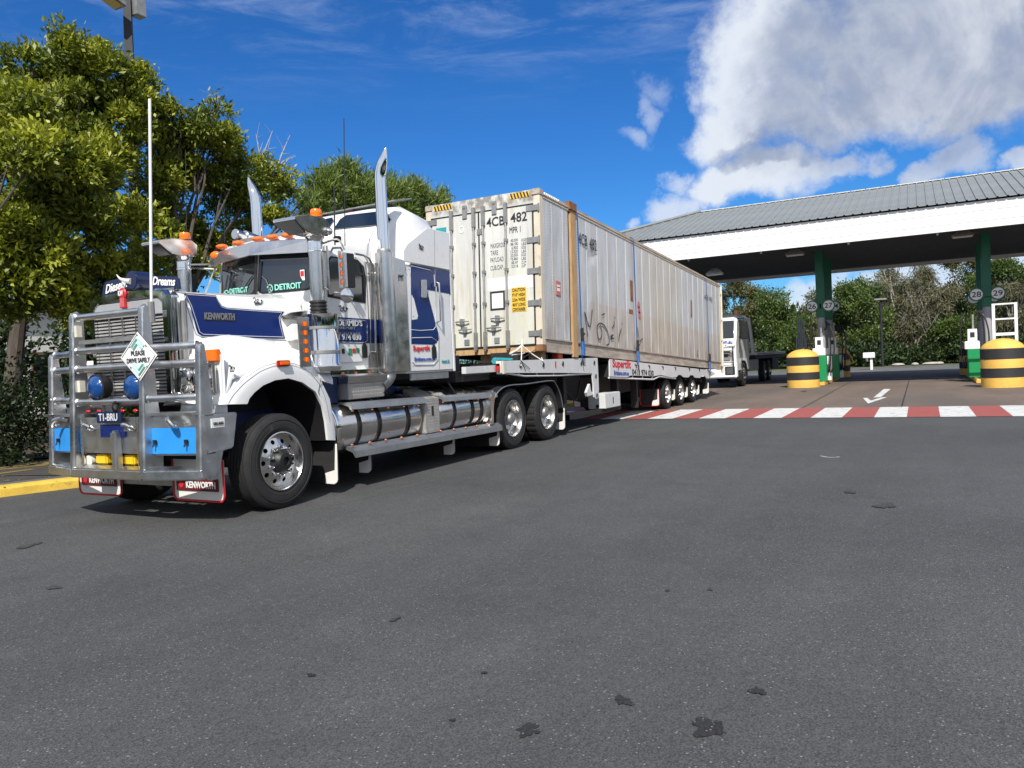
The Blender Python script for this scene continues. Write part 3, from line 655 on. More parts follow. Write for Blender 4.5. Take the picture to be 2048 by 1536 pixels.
can_light(1925, 473, 'flat light hung under the canopy just left of the second green column')
can_light(1430, 549, 'flat light hung under the canopy just above the top rear corner of the container')
def column(x, y, label, w=.30, grp='green and grey columns under the canopy'):
    t = thing('canopy_column', label, 'column', (x, y, 0), grp)
    bx('shaft', 'col_green', t, x-w/2, x+w/2, y-w/2, y+w/2, 2.72, 5.45, bev=.02)
    G().cyl((x, y, 0), (x, y, 2.72), w*.47, None, 20).build('base', 'col_grey', t)
    return t
def bay_sign(num, x, y, z, label, r=.2, side=1):
    t = thing('bay_sign', label, 'sign', (x, y, z), 'round bay number signs on the canopy columns')
    G().cyl((x, y, z), (x-.05, y, z), r+.05, None, 24).build('backing', 'col_green', t)
    G().cyl((x-.055, y, z), (x-.062, y, z), r, None, 24).build('face', 'plastic_white', t)
    if num: text(num, 'letter_dark', t, (x-.064, y+.15, z-.10), FR, NU, .30, .20, name='numeral', bold=.01)
    bx('bracket', 'col_green', t, x-.03, x+.03, min(y, y+side*.34), max(y, y+side*.34), z-.09, z+.09)
c1y, c2y = 3.52, -2.24
column(33.6, c1y, 'front green and grey column carrying bay signs 26 and 27')
column(36.8, c1y, 'rear green and grey column carrying bay sign 34')
column(33.4, c2y, 'green and grey column carrying bay signs 28 and 29')
column(36.8, c2y-.02, 'column hidden behind the column with bay signs 28 and 29')
column(33.5, 9.75, 'canopy column standing behind the container')
bay_sign('26', 33.45, pp(1624, 612, x=33.4).y, 3.19, 'round white bay sign 26, left on the front column', side=-1)
bay_sign('27', 33.45, pp(1657, 610, x=33.4).y, 3.19, 'round white bay sign 27, right on the front column')
bay_sign('34', 36.6, pp(1669, 614, x=36.5).y, 3.30, 'round white bay sign 34, half behind sign 27')
bay_sign('28', 33.2, pp(1953, 588, x=33.1).y, 3.19, 'round white bay sign 28, left on the right column', side=-1)
bay_sign('29', 33.2, pp(1996, 585, x=33.1).y, 3.19, 'round white bay sign 29, right on the right column')
bay_sign('', 36.6, pp(1947, 593, x=36.5).y, 3.22, 'blank round sign half hidden behind bay sign 28', side=-1)
bay_sign('', 36.6, pp(1989, 595, x=36.5).y, 3.24, 'round sign half hidden below bay sign 29')

# islands, bollards, pumps
def island(y, label, x0=32.2, x1=39.4):
    pts = [(x0, y-.5)]+[(x1-.5+.5*math.cos(R(a)), y+.5*math.sin(R(a))) for a in range(-90, 91, 18)]+[(x0, y+.5)]
    t = thing('pump_island', label, 'kerb', (x0, y, 0), 'raised pump islands')
    G().prism(pts, 'z', 0, .15).build('edge', 'bollard_yellow', t, bev=.02); G().prism([(a*.99+.35, y+(b-y)*.8) for a, b in pts], 'z', .151, .156).build('top', 'far_road', t)
island(3.83, 'raised pump island with yellow edge behind the left bollard'); island(-2.2, 'raised pump island with yellow edge behind the right bollard', 31, 38.5)
def bollard(x, y, label, r=.59, hs=1.0):
    t = thing('striped_bollard', label, 'bollard', (x, y, 0), 'fat domed bollards striped yellow and black')
    G().lathe([(r, 0), (r, 1.17*hs), (r*.97, 1.22*hs), (r*.86, 1.30*hs), (r*.66, 1.385*hs), (r*.38, 1.45*hs), (.001, 1.475*hs)], (x, y, 0), (0, 0, 1), 40).build('body', 'bollard_yellow', t, ang=50)
    for za, zb in ((.85, 1.17), (.30, .585)): G().lathe([(r, za*hs), (r+.006, za*hs+.004), (r+.006, zb*hs-.004), (r, zb*hs)], (x, y, 0), (0, 0, 1), 40).build('black_band', 'bollard_black', t)
    return t
bollard(31.35, 4.0, 'domed yellow and black bollard in front of the column with bay sign 26')
bollard(28.25, -2.27, 'larger looking striped bollard cut by the right edge, before the white ladder frame', .60, 1.03)
bollard(41.3, 3.62, 'shaded striped bollard at the far end of the left pump island', .56)
bollard(39.6, -2.1, 'shaded striped bollard far behind the pump on the right island', .56)
def pump(x, y, label):
    t = thing('fuel_pump', label, 'fuel pump', (x, y, .156), 'fuel pumps on the islands')
    bx('lower_cabinet', 'pump_green', t, x-.25, x+.25, y-.2, y+.22, .156, 1.18, bev=.015)
    h = bx('head', 'plastic_white', t, x-.2, x+.25, y-.17, y+.3, 1.18, 1.48, bev=.02); bx('reader', 'plastic_white', t, x-.12, x+.2, y-.10, y+.20, 1.48, 1.92, bev=.01)
    bx('keypad', 'letter_dark', t, x-.135, x-.122, y-.02, y+.12, 1.62, 1.80)
    n_ = bx('nozzle_panel', 'plastic_white', t, x+.3, x+.75, y-.32, y-.02, .156, 1.15, bev=.015)
    for dy, z1, yy in ((.36, 2.45, .2), (-.30, 2.5, -.2), (-.42, 2.4, -.12)):
        P = smooth([(x+.3, y+yy, 2.2), (x+.25, y+dy*.7, z1+.05), (x+.2, y+dy*1.05, z1-.35), (x+.15, y+dy*1.15, 1.5), (x+.1, y+dy, .75), (x+.2, y+dy*.8, .5), (x+.35, y+dy*.7, .9)], 6)
        tb('hose', 'black', t, P, .028, 6)
    bx('hose_mast', 'galv', t, x+.27, x+.33, y-.03, y+.03, 1.0, 2.45)
pump(33.0, 3.50, 'green and white fuel pump just right of the left bollard'); pump(36.0, 3.30, 'second fuel pump under bay sign 34')
pump(32.6, -1.75, 'fuel pump with black hoses left of the white ladder frame')
# hoses of the second pump in the yellow coil
tb('coiled_hose', 'bollard_yellow', bpy.data.objects['fuel_pump.001'], [(37.4, 3.2+.55*math.cos(R(a)), .75+.6*math.sin(R(a))) for a in range(-70, 200, 15)], .03, 6)
# white ladder-like frame
lf = thing('ladder_frame', 'white steel ladder frame standing behind the right bollard', 'frame', (30.6, -2.6, 0))
ya, yb = pp(1987, 640, x=30.6).y, pp(2032, 640, x=30.6).y
g = G()
for yq in (ya, yb): g.box(30.56, 30.64, yq-.045, yq+.045, 0, pp(2010, 606, x=30.6).z)
g.build('upright', 'white_paint', lf)
for py_ in (606, 636, 665, 680, 690): 
    z_ = pp(2010, py_, x=30.6).z; hh = .10 if py_ == 665 else .05; bx('rung', 'white_paint', lf, 30.565, 30.635, yb+.045, ya-.045, z_-hh, z_)
# galvanised pipes
vp = thing('vent_pipes', 'bundle of tall galvanised vent pipes rising behind the left bollard', 'pipes', (42, 5.2, 0))
for px_, py_ in ((1593, 671), (1596, 638), (1600, 638), (1603, 638), (1607, 638), (1611, 670)):
    c = pp(px_, py_, x=42); cy('pipe', 'galv_post', vp, (42, c.y, 0), (42, c.y, c.z), .035, n=8)
g = G().box(41.95, 42.05, pp(1612, 690, x=42).y, pp(1592, 690, x=42).y, 1.3, 1.36); g.build('bracket', 'galv_post', vp)
# things at the far kerb
mb = thing('sign_box', 'small white box on a white post at the far kerb', 'box', (52.5, 3, 0))
c = pp(1738, 712, x=52.5); c2 = pp(1743, 725, x=52.5)
bx('box', 'plastic_white', mb, 52.3, 52.7, c.y-.33, c.y+.33, c.z-.12, c.z+.22, bev=.02); bx('post', 'plastic_white', mb, 52.44, 52.56, c2.y-.07, c2.y+.07, 0, c.z-.12)
G().cyl((52.4, c.y+.12, c.z-.12), (52.4, c.y+.12, c.z-.32), .09, .06, 8).build('camera_dome', 'galv', mb)
c = pp(1761, 600, x=55); t = thing('street_lamp', 'thin dark lamp post in front of the far trees', 'lamp post', (55, c.y, .1))
cy('pole', 'chassis', t, (55, c.y, .1), (55, c.y, c.z), .09, .06, 8); bx('lamp', 'galv', t, 54.8, 55.2, c.y-.35, c.y+.35, c.z, c.z+.1)
for px_, w_ in ((1795, .9), (1830, .5), (1865, 1.3), (1880, .6)):
    c = pp(px_, 735, x=53.9); o = G().ball((55.6, c.y, .18), .35, w_*.45, .12, 9, 6).build('rock', 'bark_pale', None, org=(55.6, c.y, .1)); tag(o, {1795: 'pale rock on the far verge, leftmost', 1830: 'smallest pale rock on the far verge', 1865: 'widest pale slab of rock on the far verge', 1880: 'pale rock beside the widest slab on the far verge'}[px_], 'rock', 'pale rocks on the far verge')
# far wood: individual crowns in front, each with trunk
def far_tree(px, pyt, wpx, x, leafm, label, seed, bark='bark', n=900, l=.42, w=.09, pyb=720, droop=0., dens=1., name='far_tree'):
    top = pp(px, pyt, x=x); s = (top-Vector((0, 0, CH))).length/CF; h = top.z; rw = wpx*s/2; rr = random.Random(seed); bl = []
    z = top.z-rw*.35
    while z > h*.16:
        k = min(1, (top.z-z)/(h*.35)+.35); m_ = max(2, int(2+3*k))
        for q in range(m_):
            a = rr.uniform(0, 6.28); bl.append(((x+rw*.6*k*math.cos(a), top.y+rw*.62*k*math.sin(a), z+rr.uniform(-.3, .3)), (rw*.42*rr.uniform(.7, 1.2), rw*.42*rr.uniform(.7, 1.2), rw*.36)))
        z -= rw*.42
    return tree(name, label, 'tree', (x, top.y, .1), bl, leafm, int(n*dens), l, w, bark=bark, tr=.2, seed=seed, limbs=9, spread=.2, shell=.45, droop=droop, per=8, clump=22, csize=.55, group='trees along the far side of the lot')
ft = [(1475, 560, 130, 66, 'leaf_olive', 'olive grey tree behind the container end and tow truck'), (1545, 590, 70, 62, 'leaf_far', 'light green tree above the tow truck tray'),
      (1590, 640, 90, 60, 'leaf_far', 'low bushy tree behind the vent pipes'), (1625, 600, 60, 70, 'leaf_olive', 'olive tree left of the front canopy column'),
      (1715, 572, 120, 60, 'leaf_far', 'broad leafy green tree right of the front canopy column'), (1800, 530, 150, 64, 'leaf_brown', 'tall brown drooping tree in the gap between the columns'),
      (1772, 545, 70, 70, 'leaf_olive', 'tall olive tree behind the brown drooping one'), (1850, 560, 90, 60, 'leaf_brown', 'brown tree with pale bare branches'),
      (1885, 600, 80, 66, 'leaf_dark', 'dark green tree left of bay sign 28'), (1930, 515, 110, 70, 'leaf_olive', 'tall airy tree beside the right canopy column'),
      (1925, 640, 100, 59, 'leaf_far', 'bushy green tree below bay sign 28'), (2015, 520, 110, 64, 'leaf_far', 'tall green tree right of the second column'),
      (2045, 580, 90, 59, 'leaf_brown', 'brownish tree behind the ladder frame'), (1655, 660, 80, 59, 'leaf_olive', 'low olive tree behind the left fuel pumps'),
      (1420, 600, 110, 70, 'leaf_olive', 'olive tree mostly hidden by the container'), (2100, 520, 130, 66, 'leaf_olive', 'olive tree beyond the right edge')]
for i, (a, b, c, d, e, f) in enumerate(ft):
    dr = .5 if e == 'leaf_brown' else 0
    far_tree(a, b-8, c, d, e, f, 50+i, n=2300 if c > 100 else 1600, droop=dr, l=.42 if dr else .25, w=.03 if dr else .05, bark='bark_pale' if e in ('leaf_brown', 'leaf_olive') else 'bark')
# pale dead branches
db = thing('dead_tree', 'bare pale dead branches in front of the brown trees', 'tree', (58.8, -.9, .1))
c0 = pp(1838, 728, x=58.8); g = G(); rr = random.Random(4)
def limb(p, d, L_, r, dep):
    q = p+d*L_; g.tube([p, p.lerp(q, .5)+Vector((rr.uniform(-.1, .1), rr.uniform(-.1, .1), .05))*L_, q], r, 5, rs=[r, r*.8, r*.55])
    if dep:
        for _ in range(3): limb(p.lerp(q, rr.uniform(.5, 1)), (d+Vector((rr.uniform(-.4, .4), rr.uniform(-.9, .9), rr.uniform(-.35, .5)))).normalized(), L_*.72, r*.5, dep-1)
limb(Vector((58.8, c0.y, .1)), Vector((0, .12, 1)), 1.75, .11, 4); g.build('branches', 'bark_pale', db)
# the dense wood behind them reads as one mass
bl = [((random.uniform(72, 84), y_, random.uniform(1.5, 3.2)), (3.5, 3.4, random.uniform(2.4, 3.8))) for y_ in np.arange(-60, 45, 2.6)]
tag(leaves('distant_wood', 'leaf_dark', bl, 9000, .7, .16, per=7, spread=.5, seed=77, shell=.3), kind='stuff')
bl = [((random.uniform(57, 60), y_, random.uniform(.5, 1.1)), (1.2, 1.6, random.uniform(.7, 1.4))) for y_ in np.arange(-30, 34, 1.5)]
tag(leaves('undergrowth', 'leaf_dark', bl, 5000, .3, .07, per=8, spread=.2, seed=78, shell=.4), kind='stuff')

# unseen tree belt and building, added behind the camera for the chrome to reflect
for k, (xa, ya_, xb, yb_) in enumerate(((-48, 60, -52, -40), (-50, -42, 20, -62), (20, -62, 100, -70), (-46, 58, 8, 62))):
    m_ = 16; bl = [((xa+(xb-xa)*i/m_+random.uniform(-2, 2), ya_+(yb_-ya_)*i/m_+random.uniform(-2, 2), random.uniform(3, 6.5)), (4.4, 4.4, random.uniform(4, 6.5))) for i in range(m_)]
    tag(leaves('reflected_trees', 'leaf_mid', bl, 2600, 1.2, .38, per=7, spread=.7, seed=90+k, shell=.4), kind='stuff')
sb_ = thing('reflected_building', 'long low building with a dark shopfront, added unseen behind the camera for reflections', 'building', (-26, -8, 0))
bx('wall', 'wall_white', sb_, -38, -26, -26, 10, 0, 3.9); bx('fascia', 'fascia_white', sb_, -38.4, -25.4, -26.4, 10.4, 3.9, 4.7); bx('shopfront', 'glass_dark', sb_, -25.99, -25.9, -24, 8, .3, 2.9)

# ------------------------------------------------------------------ the shipping container (local frame, nose-up tilt)
TH = .0527; CO = Vector((12.55, 6.04, 1.643)); CL, CWD, CHT = 14.25, 2.5, 2.99
def weather(name, base, side):
    """painted steel with streaks, stains and rust creeping from the edges (container's own coordinates)"""
    m = bpy.data.materials.new(name); m.use_nodes = True; nt = m.node_tree; N = nt.nodes.new; L = nt.links.new; b = nt.nodes['Principled BSDF']
    b.inputs['Roughness'].default_value = .5; b.inputs['Specular IOR Level'].default_value = .4
    tc = N('ShaderNodeTexCoord'); vec = tc.outputs['Object']; sp = N('ShaderNodeSeparateXYZ'); L(vec, sp.inputs[0])
    def noi(s, st, d=8, r=.65):
        mp = N('ShaderNodeMapping'); mp.inputs['Scale'].default_value = st; L(vec, mp.inputs[0]); n = N('ShaderNodeTexNoise'); n.inputs['Scale'].default_value = s; n.inputs['Detail'].default_value = d; n.inputs['Roughness'].default_value = r; L(mp.outputs[0], n.inputs[0]); return n.outputs[0]
    def mr(x, a, b_, c=0., d=1.):
        n = N('ShaderNodeMapRange'); L(x, n.inputs[0]); n.inputs[1].default_value = a; n.inputs[2].default_value = b_; n.inputs[3].default_value = c; n.inputs[4].default_value = d; return n.outputs[0]
    def mu(a, b_):
        n = N('ShaderNodeMath'); n.operation = 'MULTIPLY'; n.use_clamp = True
        for i, q in enumerate((a, b_)):
            if isinstance(q, float): n.inputs[i].default_value = q
            else: L(q, n.inputs[i])
        return n.outputs[0]
    def mix(f, a, b_):
        n = N('ShaderNodeMix'); n.data_type = 'RGBA'; L(f, n.inputs[0])
        for i, q in ((6, a), (7, b_)):
            if isinstance(q, tuple): n.inputs[i].default_value = (*q, 1)
            else: L(q, n.inputs[i])
        return n.outputs[2]
    dark = tuple(q*.80 for q in base)
    c = mix(mr(noi(2.2, (1.6, 1.6, .25)), .35, .65), dark, base)
    if side:
        # repainted lower patch, brownish grime low down, warm zone midway
        px_ = sp.outputs[0]
        c = mix(mu(mr(px_, 2.3, 2.35), mu(mr(sp.outputs[2], 1.16, 1.13), .55)), c, (.50, .45, .40))
        c = mix(mu(mr(noi(1.1, (3, 3, .35)), .50, .64), .5), c, (.44, .38, .31))
        c = mix(mu(mu(mr(px_, 5.4, 6.5), mr(px_, 9.8, 8.6)), mr(noi(2.5, (3.2, 2, .2)), .38, .58, 0, .75)), c, (.50, .45, .35))
        c = mix(mu(mr(sp.outputs[2], 1.5, .25), mr(noi(3, (2, 2, .5)), .40, .60, 0, .8)), c, (.33, .26, .20))
    else:
        c = mix(mu(mr(sp.outputs[2], 2.0, .2), mr(noi(1.3, (1, 1.6, .35)), .40, .60, 0, .6)), c, (.52, .50, .30))
        c = mix(mu(mr(sp.outputs[2], 2.72, 2.80), mr(noi(4, (1, 1.5, 1)), .40, .56, 0, .9)), c, (.22, .20, .17))
        c = mix(mu(mr(noi(2.6, (1, 2.5, .18)), .55, .68), .45), c, (.40, .33, .22))
    c = mix(mu(mr(noi(6, (1.4, 1.4, .35), 10, .75), .66, .76), .8), c, (.20, .095, .045))
    c = mix(mr(noi(14, (1, 1, 1), 6, .7), .68, .74, 0, .7), c, (.15, .12, .10))
    L(c, b.inputs['Base Color'])
    bp = N('ShaderNodeBump'); bp.inputs['Strength'].default_value = .35; bp.inputs['Distance'].default_value = .02; L(noi(5, (1, 1, .6), 5), bp.inputs['Height']); L(bp.outputs[0], b.inputs['Normal'])
    MT[name] = m
weather('box_side', (.58, .60, .62), True); weather('box_door', (.645, .645, .615), False)
mat('box_rail', (.40, .345, .29), .7, var=.3, vscale=4, stretch=(.5, 2, 3), dirt=(.18, .08, .04), dirt_amt=.32, dscale=5)
mat('box_post', (.62, .55, .44), .65, var=.15, stretch=(1, 1, .4), dirt=(.27, .12, .05), dirt_amt=.35, dscale=5)
mat('hazard_yellow', (.72, .46, .04), .5); mat('graffiti', (.03, .03, .035), .6); mat('faded_red', (.5, .16, .15), .6)

ct = thing('shipping_container', 'long weathered white shipping container 4CB 482 tilted on the trailer', 'container', CO, rot=(0, TH, 0))
c_, s_ = math.cos(TH), math.sin(TH)
def loc(P): d = P-CO; return Vector((d.x*c_-d.z*s_, d.y, d.x*s_+d.z*c_))
def cs(px, py, w=0.): return loc(pp(px, py, y=6.04+w))          # near side -> local
def cf(px, py):                                                  # door end -> local
    x = 12.6
    for _ in range(4): P = pp(px, py, x=x); x = 12.55+(P.z-1.643)*math.tan(TH)
    return loc(P)
# frame
for w in (0, CWD-.13):
    for l in (0, CL-.14): bx('corner_post', 'box_post', ct, l, l+.14, w, w+.13, .12, CHT-.12, bev=.01)
    for l in (-.01, CL-.17):
        for h in (0, CHT-.12):
            G().box(l, l+.18, w-.01 if w == 0 else w-.03, w+.16 if w == 0 else w+.14, h, h+.12).build('corner_casting', 'rust' if h == 0 else 'box_rail', ct, bev=.012)
bx('door_header', 'box_door', ct, .01, .12, .13, CWD-.13, 2.72, CHT-.005); bx('door_sill', 'rusty_orange', ct, .01, .12, .13, CWD-.13, 0, .13)
bx('roof', 'box_side', ct, .14, CL-.1, .1, CWD-.1, CHT-.09, CHT-.05)
bx('end_wall', 'box_side', ct, CL-.06, CL-.02, .13, CWD-.13, .12, CHT-.12); bx('floor', 'trailer_dark', ct, .1, CL-.1, .08, CWD-.08, .02, .16)
bx('far_side_wall', 'box_side', ct, .14, CL-.14, CWD-.05, CWD-.01, .2, 2.85)
for w0, w1 in ((0.02, .10), (CWD-.10, CWD-.02)):
    bx('top_rail', 'box_rail', ct, .17, CL-.17, w0, w1, 2.86, CHT-.02, bev=.008)
    bx('bottom_rail', 'box_rail', ct, .17, CL-.17, w0, w1, .0, .24)
G().box(.17, CL-.17, -.004, .02, .235, .262).box(.17, CL-.17, -.002, .02, 0.0, .02).build('rail_flange', 'box_rail', ct)
G().box(.17, CL-.17, -.004, .02, 2.84, 2.858).box(.17, CL-.17, .0, .02, 2.905, 2.915).build('rail_flange', 'box_post', ct)
# dimpled slots in the first bit of top rail
g = G()
for i in range(9): g.box(.24+i*.075, .28+i*.075, -.003, .02, 2.925, 2.96)
g.build('rail_slots', 'plastic_white', ct)
# side panels: each pressed sheet bulges a little and has been knocked about
import mathutils.noise as mn
def side_panel(l0, l1, seed):
    nx, nz = 7, 22; z0, z1 = .262, 2.84; vs = []; fs = []
    for i in range(nx+1):
        for k in range(nz+1):
            a, b = i/nx, k/nz; l = l0+.012+(l1-l0-.024)*a; z = z0+(z1-z0)*b
            d = -.003*math.sin(math.pi*a)**.5 if 0 < a < 1 else 0
            e = math.sin(math.pi*a)*min(1, 4*b, 4*(1-b))
            low = max(0, 1-z/1.3); knocked = 1.0 if 6.5 < l < 10.5 else .35
            d += e*(.016*mn.noise(Vector((l*1.6, z*1.3, 3)))+.035*low*knocked*mn.noise(Vector((l*4.5, z*3.2, 9))))
            q = (l-2.55)/.42; r_ = (z-2.05-.28*(l-2.2))/.11
            if abs(q) < 1.2 and abs(r_) < 2: d += e*.05*math.exp(-r_*r_*1.5)*max(0, 1-q*q*.7)
            vs.append((l, max(-.022, min(.075, .012+d)), z))
    for i in range(nx):
        for k in range(nz): a = i*(nz+1)+k; fs.append((a, a+1, a+nz+2, a+nz+1))
    G().add(vs, fs).build('side_panel', 'box_side', ct, ang=60)
seams = [.14, .50, .98, 1.32]; RP = (cs(1140, 560).x, cs(1152, 560).x)
lst = [.14, .52, 1.02, RP[0]-.01]
for a, b in zip(lst[:-1], lst[1:]): side_panel(a, b, 0)
l = RP[1]+.01; xs = [l]
while l < CL-.5: l += .60; xs.append(min(l, CL-.14))
xs[-1] = CL-.14
for a, b in zip(xs[:-1], xs[1:]): side_panel(a, b, 0)
g = G()
for q in lst[1:-1]+xs[1:-1]: g.box(q-.008, q+.008, .004, .03, .262, 2.84)
g.build('seam_rib', 'box_side', ct)
G().box(RP[0]+.05, RP[1], -.02, .03, -.06, 3.01).build('repair_post', 'rusty_orange', ct, bev=.01)
bx('post_cap', 'rust', ct, RP[0]-.03, RP[1]+.03, -.045, .06, 2.86, 3.03, bev=.01)
g = G()
for q in (.19, .46, .56, .96, 1.08, RP[0]-.05, RP[1]+.05, RP[1]+.09):
    for k in range(46): z = .3+k*.056; g.add([(q-.008, -.004, z), (q+.008, -.004, z), (q, -.004, z+.010), (q, -.004, z-.010), (q, -.013, z)], [(0, 2, 4), (2, 1, 4), (1, 3, 4), (3, 0, 4)])
tag(g.build('rivets', 'galv', ct, ang=0), kind='stuff')
# door leaves, seal, bars
yS = cf(960, 550).y
dl = G().box(-.012, .05, .15, yS-.012, .14, 2.70).build('door_leaf', 'box_door', ct, bev=.008, label='right hand door leaf with the number 4CB 482')
dr = G().box(-.012, .05, yS+.012, CWD-.15, .14, 2.70).build('door_leaf', 'box_door', ct, bev=.008)
g = G().box(-.016, .03, yS-.011, yS+.011, .13, 2.715).box(-.016, .02, .13, CWD-.13, 2.70, 2.722).box(-.016, .02, .132, .149, .13, 2.70).box(-.016, .02, .13, CWD-.13, .125, .14); g.build('door_seal', 'black', ct)
ys = [cf(p, 550).y for p in (1015.5, 970.5, 951.5, 907)]
for i, y_ in enumerate(ys):
    bar = tb('lock_bar', 'galv', ct, [(-.055, y_, .06), (-.055, y_, 2.80)], .019, 8)
    for h0, h1 in ((.92, .98), (1.52, 1.58), (2.07, 2.13), (.08, .42), (2.42, 2.80)): G().box(-.08, -.012, y_-.032, y_+.032, h0, h1).build('bar_keeper', 'galv', bar, bev=.006)
for a, b, h in ((914, 941, 645), (920, 946, 661), (984, 1012, 638), (976, 1005, 657)):
    p, q = cf(a, h), cf(b, h-2); g = G().tube([(-.05, p.y, p.z), (-.095, (p.y+q.y)/2, (p.z+q.z)/2), (-.06, q.y, q.z)], .015, 6); m_ = (p+q)/2
    g.box(-.10, -.012, m_.y-.03, m_.y+.03, m_.z-.06, m_.z+.05); g.build('door_handle', 'galv', ct)
for hp in ((1067, 416), (1068, 480), (1068, 542), (1069, 606), (1070, 667)):
    c = cf(*hp); G().box(-.03, -.005, .03, .27, c.z-.055, c.z+.055).box(-.035, .0, .0, .03, c.z-.075, c.z+.075).build('hinge', 'galv', ct, bev=.006)
    G().box(-.03, -.005, CWD-.27, CWD-.03, c.z-.055, c.z+.055).build('hinge', 'galv', ct, bev=.006)
for a, b in ((930, 421), (989, 412)):
    c = cf(a, b); G().box(-.035, -.005, c.y-.05, c.y+.05, c.z-.17, c.z+.09).cyl((-.05, c.y, c.z+.05), (-.0, c.y, c.z+.05), .03, n=10).build('top_bracket', 'galv', ct, bev=.006)
for a, b in ((960, 464), (935, 685), (995, 681)): c = cf(a, b); bx('plate', 'galv', ct, -.026, -.012, c.y-.055, c.y+.055, c.z-.055, c.z+.055)
# hazard stripes on the header
for a, b in ((867, 903), (1020, 1058)):
    y1, y0 = cf(a, 405).y, cf(b, 388).y; bx('hazard_strip', 'hazard_yellow', ct, .004, .010, y0, y1, 2.86, 2.96); n = 6
    for k in range(n):
        w_ = (y1-y0)/n; q = y1-k*w_; G().add([(.001, q, 2.96), (.001, q-w_*.5, 2.96), (.001, q-w_*1.0, 2.862), (.001, q-w_*.5, 2.862)], [(0, 1, 2, 3)]).build('hazard_stripe', 'letter_dark', ct, ang=0)
def ft_(s, m, a, b, h, **k):                  # lettering on the doors: baseline from pixel a to pixel b
    p, q = cf(*a), cf(*b); return text(s, m, ct, (-.013, p.y, p.z), FR, NU, abs(p.y-q.y), h, **k)
ft_('4CB', 'letter_dark', (974, 455), (1010, 455), .175, bold=.012); ft_('482', 'letter_dark', (1022, 446), (1055, 446), .175, bold=.012); ft_('MPR 1', 'letter_dark', (1020, 467), (1042, 467), .11)
for s, y_, x1 in (('MAXGROSS', 497, 1011), ('TARE', 511, 997), ('PAYLOAD', 525, 1008), ('CUB.CAP.', 541, 1008)): ft_(s, 'letter_grey', (982, y_), (x1, y_), .085)
for i, (a, b) in enumerate((('40.000', 'KGS'), ('88.180', 'LBS'), ('6.950', 'KGS'), ('15.320', 'LBS'), ('33.050', 'KGS'), ('72.860', 'LBS'), ('85.47', 'CUM'), ('3.018', 'CUFT'))):
    y_ = 484+i*7.4; x0 = 1022+(2 if len(a) < 6 else 0); ft_(a, 'letter_grey', (x0, y_), (1037, y_), .05); ft_(b, 'letter_grey', (1044, y_-1), (1053, y_-1), .05)
pt = G(); a, b = cf(974, 477), cf(1067, 556)
a, b = cf(976, 558), cf(1069, 571); bx('paint_patch', 'plastic_white', ct, -.0150, -.013, b.y+.03, a.y, b.z-.03, a.z+.0)
a, b = cf(1023.5, 576), cf(1054, 622); cp = bx('caution_plate', 'hazard_yellow', ct, -.018, -.012, b.y, a.y, b.z, a.z)
hh = (a.z-b.z)/5
for i, s in enumerate(('CAUTION', "9'10\" HIGH", '2.5m WIDE', "46'6\" LONG", 'CONTAINER')): text(s, 'letter_dark', cp, (-.019, a.y-.02, a.z-hh*(i+.85)), FR, NU, a.y-b.y-.04, hh*.66, bold=.01)
a, b = cf(981, 584), cf(1011, 619); g = G(); t_ = .035
g.box(-.02, -.012, b.y, a.y, a.z-t_, a.z).box(-.02, -.012, b.y, a.y, b.z, b.z+t_).box(-.02, -.012, b.y, b.y+t_, b.z+t_, a.z-t_).box(-.02, -.012, a.y-t_, a.y, b.z+t_, a.z-t_); g.build('placard_frame', 'letter_dark', ct)
bx('placard', 'plastic_white', ct, -.016, -.012, b.y+t_, a.y-t_, b.z+t_, a.z-t_)
text('O', 'plastic_white', ct, (-.013, cf(919, 470).y, cf(919, 468).z), FR, NU, .11, .15)
c = cf(883, 462); bx('green_plate', 'teal', ct, -.016, -.012, c.y-.12, c.y+.12, c.z-.05, c.z+.06)
# lettering and graffiti on the side
def st_(s, m, a, b, h, **k): p, q = cs(*a), cs(*b); return text(s, m, ct, (p.x, -.004, p.z), NR, NU, q.x-p.x, h, lift=.006, **k)
st_('4CB', 'letter_dark', (1156.5, 487), (1173.5, 487), .235); st_('482', 'letter_dark', (1178.5, 497), (1192.5, 497), .235)
st_('4CB 482', 'letter_grey', (1408, 596), (1424, 596), .13)
def scrawl(pts, w=.016):
    P = smooth([Vector((q.x, -.014, q.z)) for q in (cs(*p) for p in pts)], 5); g = G(); g.tube(P, w, 4); g.v = [(x, -.012+(y+.014)*.15, z) for x, y, z in g.v]; g.build('graffiti', 'graffiti', ct, ang=60)
z5 = lambda l: [(1050+a/4.041, 380+b/4.041) for a, b in l]
for s in ([(505, 1185), (478, 985), (520, 1110), (540, 965)], [(618, 1010), (640, 1000)], [(600, 1075), (578, 1110), (588, 1190), (605, 1208), (618, 1150), (605, 1080), (640, 1100), (672, 1170), (675, 1240), (655, 1255)],
          [(700, 1120), (718, 1085), (716, 1060)], [(688, 1185), (710, 1170), (690, 1200), (715, 1200)], [(725, 1025), (722, 1040)], [(775, 1120), (755, 1190), (758, 1220)], [(780, 1075), (782, 1085)], [(905, 1110), (915, 1190)], [(925, 1225), (948, 1200)], [(1395, 1290), (1390, 1330), (1400, 1340)]):
    scrawl(z5(s))
a, b = cs(1111.5, 561), cs(1121, 592); bx('sticker', 'faded_red', ct, a.x, b.x, -.008, -.0, b.z, a.z)
bx('sticker', 'plastic_white', ct, a.x+.03, b.x-.03, -.0095, -.0082, b.z+.08, b.z+.16); bx('sticker', 'plastic_white', ct, a.x+.03, b.x-.03, -.0095, -.0082, a.z-.13, a.z-.07)
